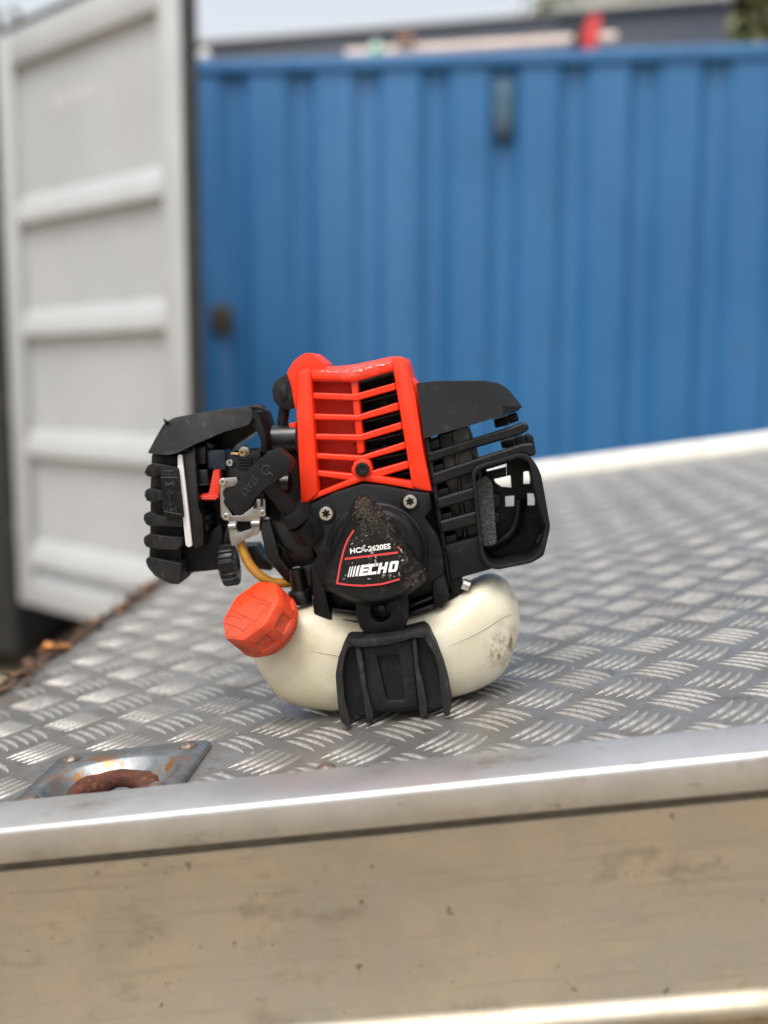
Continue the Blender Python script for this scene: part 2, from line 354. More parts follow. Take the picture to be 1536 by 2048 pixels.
def at_same(rx, ry):
    return [(cxp+rx*math.cos(math.atan2((y-cyp)/.047, (x-cxp)/.057)), cyp+ry*math.sin(math.atan2((y-cyp)/.047, (x-cxp)/.057))) for x, y in o_]
def lift(p, z): return [Vector((x, y, z)) for x, y in p]
sh = [(cxp+(x-cxp)*.97, cyp+(y-cyp)*.97) for x, y in o_]
pan.loft([lift(o_, .0004), lift(o_, .0030), lift(sh, .0042), lift(at_same(.0485, .0400), .0042), lift(at_same(.0455, .0375), .0030), lift(at_same(.040, .0325), -.006), lift(at_same(.035, .027), -.0105), lift(at_same(.012, .009), -.0118)], False, True)
pan = pan.build('lashing_plate', 'galv', truck, angle=60)
def dome(x, y, z, r, h, name, parent, m='rivet'):
    b = B(); rings = []
    for k in range(7):
        t = k/6*math.pi/2; rings.append([Vector((x+r*max(math.cos(t), .02)*math.cos(a/20*6.28319), y+r*max(math.cos(t), .02)*math.sin(a/20*6.28319), z+h*math.sin(t))) for a in range(20)])
    b.loft(rings, False, True); return b.build(name, m, parent)
for x, y in ((-.3205, .7035), (-.2345, .7055), (-.3205, .6305), (-.2345, .6305)): dome(x, y, .0043, .0066, .0036, 'rivet', pan)
dome(-.1262, .645, .0002, .0062, .0034, 'deck_rivet', truck)
dome(.35, .645, .0002, .0062, .0034, 'deck_rivet', truck)
b = B(); rp = []
for k in range(29):
    a = k/28*6.28319; rp.append(Vector((cxp+.004+.0255*math.cos(a), cyp-.0115+.0185*math.sin(a), -.0032+.0030*math.sin(a) + .0008*math.sin(5*a))))
b.tube(rp, [.0068+.0009*math.sin(7*k) for k in range(29)], 12)
for v in b.bm.verts: v.co += v.normal*0 + Vector((mnoise.noise(v.co*400), mnoise.noise(v.co*400+Vector((5, 0, 0))), mnoise.noise(v.co*400+Vector((9, 3, 0)))))*.0011
b.build('lashing_ring', 'rust', pan, label='rusty lashing ring lying in the plate')

# ------------------------------------------------------------------ the engine
ENG = frame_matrix(O_ENG)
eng = thing('hedge_trimmer_engine', 'small red and black petrol engine with cream fuel tank standing on the tread plate', 'engine', ENG)

# fuel tank: sections along the banana-shaped body
st = [((590, 1219), (502, 1296), .022, .034), ((607, 1209), (528, 1345), .030, .037), ((640, 1204), (570, 1390), .040, .042), ((690, 1216), (640, 1409), .046, .046),
      ((750, 1228), (735, 1411), .048, .046), ((830, 1222), (828, 1402), .048, .046), ((895, 1196), (905, 1386), .047, .046), ((938, 1166), (958, 1370), .045, .049),
      ((980, 1150), (1003, 1342), .041, .053), ((1012, 1162), (1026, 1298), .033, .055), ((1030, 1188), (1037, 1262), .021, .056), ((1037, 1210), (1039, 1240), .009, .057)]
st = [(a, b_, h*.80, c+.006) for a, b_, h, c in st]
tops = smooth_path([E(*a, c) for a, b_, h, c in st], 6); bots = smooth_path([E(*b_, c) for a, b_, h, c in st], 6)
hds = [v.x for v in smooth_path([(h, c, 0) for a, b_, h, c in st], 6)]
rings = []; NS = 72
for i, (t, b_, h) in enumerate(zip(tops, bots, hds)):
    c = (t+b_)/2; v = (t-b_)/2; r = []; u = i/(len(tops)-1)
    for k in range(NS):
        a = k/NS*6.28319; ca, sa = math.cos(a), math.sin(a); ex = 2/2.7
        fr = 1
        if ca < 0:                                              # front half: moulded parting ridge and a shallow panel step
            a_seam = .22+.10*math.sin(u*9); fr += .016*math.exp(-((sa-a_seam)/.035)**2) - .02/(1+math.exp(-(sa-.55)/.05))
        r.append(c + v*(math.copysign(abs(sa)**ex, sa))*(1 if ca > 0 else 1) + Vector((0, h*math.copysign(abs(ca)**ex, ca)*fr, 0)))
    rings.append(r)
b = B(); b.loft(rings); tank = b.build('fuel_tank', 'tank', eng, angle=60)
for i0, i1, off in ((36, 56, .24), (14, 24, .30)):   # raised mould lines on the front of the tank
    ln = []
    for i in range(i0, i1):
        c = (tops[i]+bots[i])/2; v = (tops[i]-bots[i])/2; sa = off+.02*math.sin(i*.4); ca = -math.sqrt(1-abs(sa)**2.7)
        ln.append(c+v*math.copysign(abs(sa)**(2/2.7*1.35), sa)+Vector((0, -hds[i]*abs(1-abs(math.copysign(abs(sa)**(2/2.7*1.35), sa))**2.7)**(1/2.7)-.0001, 0)))
    b = B(); b.tube(ln, [.0002+.00035*math.sin(math.pi*k/(len(ln)-1)) for k in range(len(ln))], 6); b.build('mould_seam', 'seam', tank)
b = B()                                                         # tank underside pad, so the engine stands level
b.box(-.045, .03, .035, .085, -.0002, .02, .004); b.build('tank_foot', 'rubber', eng)

# fuel cap
capA = Vector((-.42, -.52, .74)).normalized(); capT = E(499, 1219, .004)
cu = Vector((.8*.99+.6*.126, 0, .8*-.126+.6*.99)); cu = (cu-capA*cu.dot(capA)).normalized(); cv = capA.cross(cu)
def cap_ring(r, z, lob=.05, pocket=0, n=96, ph=.35):
    out = []
    for k in range(n):
        a = k/n*6.28319; f = 1 + lob*math.cos(8*(a-ph))*(.6)
        q = ((a-ph)/6.28319*8) % 1
        if pocket and .2 < q < .8: f -= pocket
        out.append(capT + (cu*math.cos(a)+cv*math.sin(a))*r*f - capA*z)
    return out
b = B(); R_ = .0258
b.loft([cap_ring(R_*.30, -.0002, 0), cap_ring(R_*.90, .0, .035), cap_ring(R_*.97, .0012, .05), cap_ring(R_*1.0, .0035, .05), cap_ring(R_, .0080, .05), cap_ring(R_, .0084, .05, .07), cap_ring(R_, .0186, .04, .07), cap_ring(R_*1.0, .019, .03),
        cap_ring(R_*1.02, .0215, .02), cap_ring(R_*1.0, .0235, .01), cap_ring(R_*.85, .024, 0), cap_ring(R_*.8, .03, 0)])
cap = b.build('fuel_cap', 'cap', eng, angle=32)
b = B()                                                         # fuel pump symbol, raised lines
_n = capA
def on_cap(px, py):
    d = (px-768)/FPX*cR-(py-1024)/FPX*cU+cF; dl = Vector((d@bX, d@bY, d@bN)); Cl = Vector(_Cl)
    t = (capT+capA*.0001-Cl).dot(_n)/dl.dot(_n); return Cl+dl*t
KC = crop(420, 1000, .16604)
for ln in ([(260, 1320), (430, 1130), (740, 1250), (540, 1470), (430, 1410), (260, 1330)], [(440, 1390), (560, 1230), (700, 1270)], [(430, 1410), (370, 1440), (300, 1400), (210, 1400), (180, 1480), (320, 1530), (400, 1580), (490, 1500)], [(460, 1095), (580, 1190)], [(330, 1270), (350, 1245), (385, 1250), (370, 1280), (330, 1270)]):
    b.tube([on_cap(*p) for p in KC(ln)], .00035, 6)
b.build('pump_symbol', 'capline', cap)

# tank guard (black foot in front of the tank)
def yg(a, b_): return .004 - .012*(b_-1255)/200
def ygo(o): return lambda a, b_: yg(a, b_)+o
b = B(); b.prism(K6([(180, 300), (400, 300), (700, 270), (950, 215), (1100, 180), (1250, 400), (1340, 650), (1390, 850), (1395, 1080), (1060, 1115), (510, 1165), (235, 1195), (135, 1180), (95, 900), (78, 700), (112, 500)]), ygo(.011), .006)
tg = b.build('tank_guard', 'plastic', eng)
b = B()
b.prism(rounded(K6([(180, 285), (300, 290), (290, 372), (212, 380), (165, 520), (145, 700), (170, 1000), (240, 1290), (232, 1330), (130, 1270), (90, 1050), (65, 700), (100, 500)]), 5, 2), ygo(0), .03, .0016); b.build('guard_rim', 'rubber', tg)
b = B(); b.prism(rounded(K6([(190, 285), (400, 292), (700, 262), (950, 207), (1100, 167), (1140, 195), (1120, 275), (1000, 268), (700, 348), (400, 378), (280, 372)]), 4, 2), ygo(-.0012), .034, .0016); b.build('guard_rim', 'rubber', tg)
b = B(); b.prism(rounded(K6([(1105, 165), (1160, 195), (1250, 350), (1340, 600), (1390, 800), (1432, 1100), (1400, 1190), (1345, 1180), (1300, 800), (1285, 620), (1200, 400), (1105, 270)]), 5, 2), ygo(-.0004), .03, .0016); b.build('guard_rim', 'rubber', tg)
b = B(); b.prism(K6([(290, 350), (345, 345), (385, 500), (425, 800), (465, 1000), (512, 1180), (500, 1290), (430, 1290), (400, 1050), (350, 750)]), ygo(.0006), .03, .0012); b.build('guard_rib', 'rubber', tg)
b = B(); b.prism(K6([(965, 260), (1020, 255), (1050, 600), (1110, 850), (1150, 1050), (1150, 1200), (1065, 1215), (1035, 1000), (1000, 650)]), ygo(.0006), .03, .0012); b.build('guard_rib', 'rubber', tg)
b = B(); ou, inn = star_rings(K6([(352, 378), (975, 278), (1000, 650), (1040, 1080), (440, 1150), (400, 800)]), rounded(K6([(555, 490), (810, 472), (885, 1000), (675, 1010)]), 6, 3), (660+720*.16927, 1230+740*.16927))
f3 = lambda P, o: [E(x, y, yg(x, y)+o) for x, y in P]
b.ring(f3(ou, .0055), f3(inn, .0055), .004, .0008); b.build('guard_panel', 'plastic', tg)

# starter housing
b = B()
b.prism(K4([(240, 184), (430, 94), (640, 30), (800, 47), (1040, 94), (1150, 100), (1165, 230), (1112, 287), (1150, 350), (1212, 440), (1250, 560), (1262, 720), (1130, 800), (980, 880), (600, 900), (350, 860), (240, 640), (285, 590), (215, 440), (165, 330)]), .026, .02, .0014)
stc = b.build('starter_housing', 'plastic', eng)
b = B(); b.prism(K4([(236, 640), (340, 640), (352, 880), (402, 1085), (330, 1088), (258, 1030)]), .0275, .03, .0014); b.build('housing_leg', 'plastic', stc)
b = B(); b.prism(K4([(1165, 760), (1262, 720), (1300, 895), (1275, 940), (1236, 992), (1180, 965)]), .0275, .03, .0014); b.build('housing_leg', 'plastic', stc)
for pts in ([(395, 985), (610, 1010), (610, 1030), (400, 1005)], [(395, 1055), (610, 1090), (610, 1120), (400, 1088)], [(960, 975), (1175, 890), (1175, 912), (965, 1000)], [(960, 1030), (1185, 950), (1185, 985), (960, 1062)]):
    b = B(); b.prism(K4(pts), .031, .02, .0006); b.build('vent_slat', 'gloss', stc)
b = B(); b.prism(K4([(340, 850), (1190, 760), (1200, 960), (980, 1050), (600, 1090), (390, 1080)]), .052, .02); b.build('lower_casing', 'gloss', stc)
cen = (560+772*.26042, 960+1015*.26042)
ou, inn = star_rings(rounded(K4([(570, 890), (985, 868), (985, 1050), (962, 1140), (915, 1172), (655, 1180), (615, 1140), (588, 1060)]), 8, 3), circ(*cen, 20), cen)
b = B(); b.ring([E(x, y, .0175) for x, y in ou], [E(x, y, .0175) for x, y in inn], .026, .0012); boss = b.build('mount_boss', 'plastic', stc)
b = B(); b.prism(circ(cen[0], cen[1], 22), .035, .006); b.build('mount_hole', 'gloss', stc)
b = B(); b.prism(circ(cen[0]+1, cen[1]-6, 9), .028, .006, .001); b.build('mount_bolt', 'gloss', stc)
b = B(); b.prism(K4([(140, 150), (300, 90), (640, 60), (1225, 110), (1330, 700), (1300, 900), (980, 1000), (560, 1010), (330, 940)]), .062, .05, .002); b.build('crankcase', 'fin', eng)
# dome and triangular plateau
dc = (560+745*.26042, 960+560*.26042)
def scl(P, c, f): return [(c[0]+(x-c[0])*f, c[1]+(y-c[1])*f) for x, y in P]
b = B()
prof = ((104, .0262), (100, .0235), (96, .0225), (92, .0165), (86, .0125), (78, .0105), (40, .009))
b.loft([[E(x, y, yy) for x, y in circ(dc[0], dc[1], r, 72)] for r, yy in prof], False, True)
b.build('housing_dome', 'plastic', stc, angle=30)
plat = K4([(640, 158), (700, 185), (830, 320), (1000, 545), (1100, 690), (1092, 760), (960, 860), (830, 915), (690, 935), (520, 885), (375, 805), (385, 700), (440, 540), (530, 330), (590, 190)])
pr = rounded(plat, 10, 3); pc = (560+720*.26042, 960+600*.26042)
b = B(); b.loft([[E(x, y, .0258) for x, y in scl(pr, pc, 1.13)], [E(x, y, .008) for x, y in scl(pr, pc, 1.09)], [E(x, y, .0015) for x, y in scl(pr, pc, 1.02)], [E(x, y, .0) for x, y in scl(pr, pc, .985)]], False, True)
plt_ = b.build('housing_plateau', 'plastic', stc, angle=25)
# dirt crust on the plateau
b = B(); spine = K4([(640, 175), (650, 260), (760, 300), (840, 420), (930, 560), (1010, 690), (1060, 740), (960, 820)]); wid = [14, 24, 20, 16, 16, 18, 14, 18]
def blob(bm, c, r):
    v = [bm.verts.new(c+Vector((random.uniform(-1, 1), random.uniform(-.8, .3), random.uniform(-1, 1)))*r) for _ in range(5)]
    for f in ((0, 1, 2), (0, 2, 3), (0, 3, 4), (1, 2, 4), (0, 1, 4), (2, 3, 4)):
        try: bm.faces.new([v[i] for i in f])
        except ValueError: pass
for _ in range(2600):
    s = (random.random()**1.5)*(len(spine)-1.001); i = int(s); t = s-i
    x = spine[i][0]*(1-t)+spine[i+1][0]*t+random.gauss(0, .5)*wid[i]; y = spine[i][1]*(1-t)+spine[i+1][1]*t+random.gauss(0, .45)*wid[i]
    cl = mnoise.noise(Vector((x*.08, y*.08, 0)))
    if cl < -.1 and i > 1: continue
    blob(b.bm, E(x, y, -.0004), random.uniform(.0002, .0007)*(1.5 if i < 2 else 1))
b.build('dirt_crust', 'dirt', stc, smooth=False, kind='stuff')
# label
LAB = K4([(566, 385), (630, 330), (720, 322), (800, 375), (860, 450), (915, 515), (935, 570), (926, 765), (800, 803), (640, 818), (432, 797), (450, 640), (492, 520)])
b = B(); b.prism(LAB, -.0006, .0007); lab = b.build('name_label', 'label', stc, smooth=False)
def strip(b, pts, wd, y, d=.0003):
    P = [Vector((*p, 0)) for p in pts]; n = len(P); Lf, Rt = [], []
    for i in range(n):
        t = (P[min(i+1, n-1)]-P[max(i-1, 0)]).normalized(); nn_ = Vector((-t.y, t.x, 0)); Lf.append(P[i]+nn_*wd/2); Rt.append(P[i]-nn_*wd/2)
    for i in range(n-1): b.prism([(q.x, q.y) for q in (Lf[i], Lf[i+1], Rt[i+1], Rt[i])], y, d)
b = B(); strip(b, K4([(566, 385), (522, 455), (492, 530), (462, 650), (438, 792)]), 3.6, -.0010); strip(b, K4([(433, 793), (520, 806), (640, 813), (780, 800), (920, 762)]), 3.6, -.0011)
strip(b, K4([(497, 607), (700, 582), (905, 557)]), 4.2, -.00105); strip(b, K4([(905, 510), (935, 545)]), 2.4, -.001); b.build('label_border', 'labelred', lab, smooth=False)
b = B()
def glyph(poly, o, ux, vy, y=-.00115):
    b.prism(K8([(o[0]+u*ux[0]+v*vy[0], o[1]+u*ux[1]+v*vy[1]) for u, v in poly]), y, .0003)
Eg = [(0, 0), (1, 0), (1, .24), (.38, .24), (.38, .39), (.9, .39), (.9, .61), (.38, .61), (.38, .76), (1, .76), (1, 1), (0, 1)]
Cg = [(0, .12), (.12, 0), (1, 0), (1, .26), (.36, .26), (.36, .74), (1, .74), (1, 1), (.12, 1), (0, .88)]
Hg = [(0, 0), (.34, 0), (.34, .38), (.66, .38), (.66, 0), (1, 0), (1, 1), (.66, 1), (.66, .62), (.34, .62), (.34, 1), (0, 1)]
Og = [(0, .12), (.12, 0), (.5, 0), (.5, .25), (.36, .25), (.36, .75), (.5, .75), (.5, 1), (.12, 1), (0, .88)]; Og2 = [(1-u, v) for u, v in Og]
VV = (38, -168)
for gpoly, o in ((Eg, (440, 556)), (Cg, (572, 540)), (Hg, (722, 522)), (Og, (888, 500)), (Og2, (888, 500))): glyph(gpoly, o, (136, -16), VV)
for x, y, wd in ((268, 574, 15), (300, 570, 20), (340, 566, 25), (385, 561, 34)):
    glyph([(0, .06), (.3, 0), (1, 0), (1, 1), (.6, 1), (0, .9)], (x, y), (wd, -wd*.12), VV)
b.build('logo_print', 'ink', lab, smooth=False)
def text_mesh(body, to3, name, m, parent, size_fit, extr=.0003, bold=0):
    cu_ = bpy.data.curves.new(name, 'FONT'); cu_.body = body; cu_.size = 1; cu_.resolution_u = 3; cu_.offset = bold
    to = bpy.data.objects.new(name, cu_); COL.objects.link(to); dg = bpy.context.evaluated_depsgraph_get(); dg.update()
    me = bpy.data.meshes.new_from_object(to.evaluated_get(dg)); bpy.data.objects.remove(to); bpy.data.curves.remove(cu_); me.name = name
    xs = [v.co.x for v in me.vertices]; ys = [v.co.y for v in me.vertices]; x0, x1, y0, y1 = min(xs), max(xs), min(ys), max(ys)
    for v in me.vertices: v.co = to3((v.co.x-x0)/(x1-x0), (v.co.y-y0)/(y1-y0))
    me.materials.clear(); me.materials.append(M[m]); return link(name, me, parent)
text_mesh('HCA-2620ES', lambda u, v: E(*K8([(312+u*622+v*-6, 214-u*80-v*86)])[0], -.0011), 'model_print', 'ink', lab, None, bold=.034)
b = B()                                                         # spots where the print has flaked away
for cx, cy, rx, ry in ((505, 125, 50, 55), (645, 160, 26, 40), (640, 195, 40, 20), (700, 260, 18, 24), (700, 330, 26, 40), (690, 390, 30, 30), (930, 540, 22, 18), (1085, 160, 20, 26), (1060, 520, 14, 40), (820, 550, 22, 24), (590, 590, 36, 14), (985, 560, 20, 10), (215, 600, 24, 9), (560, 420, 10, 8), (1110, 310, 30, 18), (330, 60, 40, 12)):
    for _ in range(5):
        x, y = cx+random.gauss(0, rx*.45), cy+random.gauss(0, ry*.45); P = []
        for k in range(9):
            a = k/9*6.28319; q = random.uniform(.25, .75); P.append((x+rx*.7*q*math.cos(a), y+ry*.7*q*math.sin(a)))
        b.prism(K8(P), -.00125-random.random()*.0002, .0003)
b.build('label_wear', 'flake', lab, smooth=False)
# screws
def screw(px, py, r, y, m, parent, star=6, proud=.0022, name='screw', socket=.52):
    c = (px, py); n = 48; b = B()
    def rg(f, yy): return [E(px+r*f*math.cos(k/n*6.28319), py+r*f*math.sin(k/n*6.28319), yy) for k in range(n)]
    def sg(f, yy, sc=1):
        o = []
        for k in range(n):
            a = k/n*6.28319
            q = (1+.24*math.cos(6*a)) if star == 6 else (.5+.75*abs(math.cos(2*a))**6)
            o.append(E(px+r*f*q*math.cos(a+.3), py+r*f*q*math.sin(a+.3), yy))
        return o
    b.loft([rg(1.02, y+.004), rg(1.02, y-proud*.55), rg(.93, y-proud*.95), rg(.82, y-proud), sg(socket, y-proud*.98), sg(socket*.92, y-proud+.0012 if star == 6 else y+.003), sg(socket*.3, y-proud+.0016 if star == 6 else y+.0032)], True, True)
    return b.build(name, m, parent, angle=28)
screw(652, 1027.5, 14.2, .0262, 'bolt', stc); screw(820, 1003.5, 14.2, .0262, 'bolt', stc)
for (px, py) in ((652, 1027.5), (820, 1003.5)):
    b = B(); b.prism(circ(px, py, 20, 28), .0250, .006, .001); b.build('screw_seat', 'plastic', stc)

# red cylinder cover
b = B()
b.prism(K2([(240, 240), (332, 188), (354, 292), (412, 1262), (330, 1345), (267, 1348), (245, 1000), (224, 560)]), .0300, .012, .0018)
b.prism(K2([(1040, 97), (1130, 100), (1170, 150), (1240, 420), (1310, 900), (1383, 1253), (1300, 1246), (1215, 1215), (1200, 1140), (1050, 215)]), .0300, .012, .0018)
b.prism(K2([(350, 238), (690, 247), (735, 240), (1046, 152), (1052, 214), (722, 311), (682, 307), (353, 292)]), .0312, .010, .001)
# sloping top face
tf = [E(*p, .0315) for p in K2([(350, 236), (690, 245), (735, 238), (1046, 150)])]; tb = [E(*p, .062) for p in K2([(330, 186), (600, 180), (740, 163), (1045, 97)])]
dn = Vector((0, .002, -.006)); b.loft([[tf[i], tb[i], tb[i]+dn, tf[i]+dn] for i in range(4)])
b.prism(K2([(690, 305), (742, 300), (803, 915), (748, 932)]), .0345, .014, .0006)
b.prism(K2([(412, 1255), (655, 1155), (720, 1115), (860, 1112), (930, 1117), (1206, 1166), (1240, 1232), (1000, 1190), (792, 1162), (600, 1230), (412, 1303), (340, 1338)]), .0318, .012, .0008)
b.prism(K2([(690, 1070), (716, 1000), (780, 965), (850, 985), (872, 1060), (866, 1100), (800, 1150), (730, 1130)]), .0312, .014, .0008)
# side walls running back, hidden top shell
b.prism(K2([(240, 244), (262, 232), (290, 1330), (268, 1344), (247, 1000), (227, 560)]), .0385, .07)
b.prism(K2([(1135, 104), (1168, 152), (1238, 420), (1308, 900), (1381, 1250), (1350, 1246), (1285, 900), (1215, 430), (1140, 160)]), .0385, .055, .001)
cc = b.build('cylinder_cover', 'red', eng, angle=30)
b = B(); b.prism(rounded(K2([(143, 235), (200, 140), (255, 95), (310, 66), (350, 72), (385, 95), (470, 165), (470, 280), (245, 320), (222, 560), (205, 500), (182, 350)]), 6, 3), .05, .045, .006, 4); b.build('shroud_lobe', 'red', cc, angle=60)
b = B(); b.prism(K2([(160, 670), (215, 660), (230, 740), (165, 745)]), .058, .02, .001); b.build('shroud_tab', 'red', cc)
b = B(); b.prism(K2([(1175, 250), (1215, 290), (1250, 330), (1300, 600), (1350, 1000), (1330, 1000), (1240, 440)]), .046, .04, .0008); b.build('shroud_flange', 'red', cc)
b = B(); b.prism(K2([(345, 285), (735, 300), (790, 920), (800, 1130), (400, 1262)]), .0560, .004)
for q in ((600, 395), (640, 560), (655, 730), (680, 890), (690, 1065)): pass
b.build('cover_backing', 'red', cc)
for pts in ([(357, 408), (722, 420), (1068, 322), (1079, 380), (740, 476), (360, 460)], [(365, 588), (748, 600), (1090, 490), (1103, 555), (768, 646), (368, 638)],
            [(372, 760), (766, 767), (1118, 658), (1129, 718), (783, 819), (376, 808)], [(385, 925), (782, 947), (1150, 828), (1161, 885), (818, 980), (700, 989), (388, 972)],
            [(398, 1072), (710, 1102), (868, 1078), (1175, 990), (1190, 1050), (940, 1126), (790, 1150), (640, 1150), (400, 1118)]):
    b = B(); b.prism(K2(pts), .0328, .013, .0008, 1); b.build('cover_bar', 'red', cc, angle=24)
screw(540+788*.23438, 690+1062*.23438, 14.6, .0315, 'gloss', cc, proud=.004)
b = B()                                                         # pale scuffs along the top edge
for k in range(90):
    t = random.random(); x = 390+t*620; y = (222 if x < 700 else 222-(x-700)*.23)+random.gauss(0, 4); L_ = random.uniform(8, 40)
    if mnoise.noise(Vector((x*.02, 0, 3))) < -.05: continue
    P = [(x, y), (x+L_, y-L_*.12*(x > 700)-random.random()*4), (x+L_*.6, y+random.uniform(3, 9))]
    b.prism(K2(P), .0308-.0002*random.random(), .0004)
b.build('edge_scuff', 'scuff', cc, smooth=False)
# cylinder with cooling fins behind the cover
b = B(); b.prism(K2([(300, 300), (1060, 200), (1230, 1180), (420, 1260)]), .085, .03); cyl = b.build('engine_cylinder', 'fin', eng)
for k in range(11):
    y = 300+k*84; b = B(); sl = -.165
    b.prism(K2([(700, y+40), (1060+k*16, y+sl*300-12), (1060+k*16, y+sl*300), (700, y+54)]), .056, .03); b.build('cooling_fin', 'finedge', cyl)
for y in (395, 545, 700, 760, 850):
    b = B(); b.prism(K2([(960, y+100), (990, y+92), (995, y+108), (962, y+116)]), .0555, .01); b.build('fin_lug', 'fin', cyl)

# muffler guard on the right
def sheet(b, verts, faces, thick):
    bm = b.bm; fr = [E(x, y, d) for x, y, d in verts]; tv = Vector((0, thick, 0))
    a = [bm.verts.new(p) for p in fr]; c = [bm.verts.new(p+tv) for p in fr]; cnt = {}
    fs = []
    for f in faces:
        fs.append(bm.faces.new([a[i] for i in f])); fs.append(bm.faces.new([c[i] for i in f[::-1]]))
        for i, j in zip(f, f[1:]+f[:1]): cnt[(i, j)] = 1
    for (i, j) in list(cnt):
        if (j, i) not in cnt: fs.append(bm.faces.new((a[j], a[i], c[i], c[j])))
    bmesh.ops.recalc_face_normals(bm, faces=fs)
    ed = {e for f in fs[::2] for e in f.edges}
    return b
vv = [(x*.22455+820, y*.22455+740, d) for x, y, d in [(60, 118, .036), (220, 100, .037), (660, 98, .038), (825, 318, .031), (830, 408, .0305), (530, 495, .030), (125, 610, .031), (800, 122, .046), (870, 165, .049), (1000, 325, .046), (962, 365, .043)]]
b = B(); sheet(b, vv, [[0, 6, 5, 4, 3, 2, 1], [2, 3, 9, 8, 7], [3, 4, 10, 9]], .05)
mg = b.build('muffler_guard', 'guard', eng, angle=20)
for pts, y, bv in (([(150, 745), (540, 622), (900, 508), (1010, 465), (1060, 487), (1055, 542), (960, 585), (540, 708), (160, 828)], .0335, .0015), ([(190, 930), (560, 805), (1000, 660), (1098, 655), (1125, 745), (1090, 775), (1000, 742), (610, 850), (545, 925), (195, 1035)], .0335, .0015),
               ([(235, 1148), (575, 1045), (590, 1150), (237, 1246)], .0335, .0015), ([(262, 1352), (600, 1258), (615, 1375), (267, 1458)], .0335, .0015)):
    b = B(); b.prism(K3(pts), y, .010, .0013, 1); b.build('guard_bar', 'guard', mg, angle=24)
b = B(); b.prism(K3([(300, 1568), (620, 1478), (660, 1660), (740, 1772), (480, 1845), (357, 1880), (335, 1700)]), .0335, .02, .002); b.build('guard_panel', 'guard', mg)
b = B(); b.prism(K3([(128, 612), (168, 600), (250, 1100), (370, 1862), (332, 1900), (262, 1450), (200, 1050)]), .0355, .03, .001); b.build('guard_post', 'guard', mg)
for pts in ([(168, 640), (255, 612), (268, 690), (178, 715)], [(198, 860), (290, 832), (300, 895), (208, 920)], [(240, 1070), (335, 1045), (345, 1105), (250, 1130)], [(275, 1290), (370, 1262), (380, 1320), (285, 1345)], [(310, 1490), (410, 1460), (420, 1525), (320, 1552)]):
    b = B(); b.prism(K3(pts), .0385, .02, .0005); b.build('guard_pad', 'guard', mg)
for pts, y in (([(865, 412), (955, 382), (975, 452), (885, 482)], .055), ([(925, 612), (1010, 582), (1035, 655), (935, 682)], .055), ([(1020, 590), (1060, 572), (1095, 590), (1110, 660), (1125, 745), (1090, 760), (1030, 650)], .066), ([(745, 440), (865, 405), (885, 490), (760, 520)], .085), ([(805, 640), (925, 610), (935, 690), (820, 700)], .085)):
    b = B(); b.prism(K3(pts), y, .02, .001); b.build('guard_bracket', 'guard', mg)
dcx = K3([(870, 1290)])[0]
OUT = rounded(K3([(545, 905), (602, 848), (985, 738), (1062, 762), (1132, 850), (1168, 930), (1200, 1100), (1252, 1400), (1192, 1660), (1080, 1722), (780, 1782), (690, 1762), (622, 1660)]), 8, 3)
INN = rounded(K3([(583, 935), (622, 885), (990, 780), (1062, 830), (1096, 1000), (1140, 1200), (1208, 1400), (1155, 1600), (1078, 1686), (790, 1745), (708, 1720), (662, 1640)]), 8, 3)
ou, inn = star_rings(OUT, INN, dcx, 64)
b = B(); fo = [E(x, y, .026) for x, y in ou]; fi = [E(x, y, .026) for x, y in inn]
b.ring(fo, fi, .012, .0011)
bk = lambda P, d: [p+Vector((0, d, 0)) for p in P]
cen3 = sum(fo, Vector())/len(fo)
shr = lambda P, f: [cen3+(p-cen3)*f for p in P]
b.loft([bk(fo, .0118), bk(shr(fo, .99), .025), bk(shr(fo, .965), .045)], False, False)
b.loft([bk(fi, .0118), bk(shr(fi, 1.0), .03), bk(shr(fi, .985), .0445)], False, False)
duct = b.build('exhaust_duct', 'guard', mg, angle=35)
b = B()
for pts in ([(575, 880), (610, 835), (990, 765), (1010, 795), (858, 836), (680, 890), (598, 930)], [(860, 834), (1008, 797), (1090, 805), (1130, 895), (1000, 908), (900, 938), (862, 946)], [(600, 927), (680, 895), (690, 906), (858, 866), (859, 948), (742, 974), (588, 1010)],
            [(580, 940), (742, 962), (765, 1008), (845, 1062), (852, 1228), (850, 1320), (620, 1320)],
            [(785, 1040), (900, 1050), (1008, 1018), (1075, 1016), (1130, 1000), (1150, 1100), (1045, 1098), (930, 1118), (842, 1126)], [(893, 925), (1012, 900), (1010, 1020), (1045, 1100), (1050, 1225), (928, 1228), (930, 1115), (903, 1045)],
            [(1075, 830), (1100, 850), (1130, 1000), (1170, 1180), (1185, 1320), (1110, 1320), (1114, 1095), (1068, 1012)], [(620, 1230), (1170, 1205), (1195, 1400), (1130, 1600), (1050, 1670), (790, 1720), (700, 1690)]):
    b.prism(K3(pts), .0655+random.random()*.0008, .004, .0)
b.build('duct_grid', 'plastic', mg)
b = B(); b.tube(smooth_path([E(*p, .055) for p in K3([(990, 1150), (975, 1300), (930, 1430), (830, 1525), (690, 1600)])], 5), .0026, 8, flat=1.8); b.build('duct_strap', 'plastic', mg)
b = B(); b.tube([E(*p, .034) for p in K3([(1075, 880), (1100, 1050), (1190, 1385)])], .0009, 6); b.tube([E(*p, .036) for p in K3([(1165, 1470), (1135, 1540)])], .0012, 6); b.build('duct_seam', 'guard', mg)
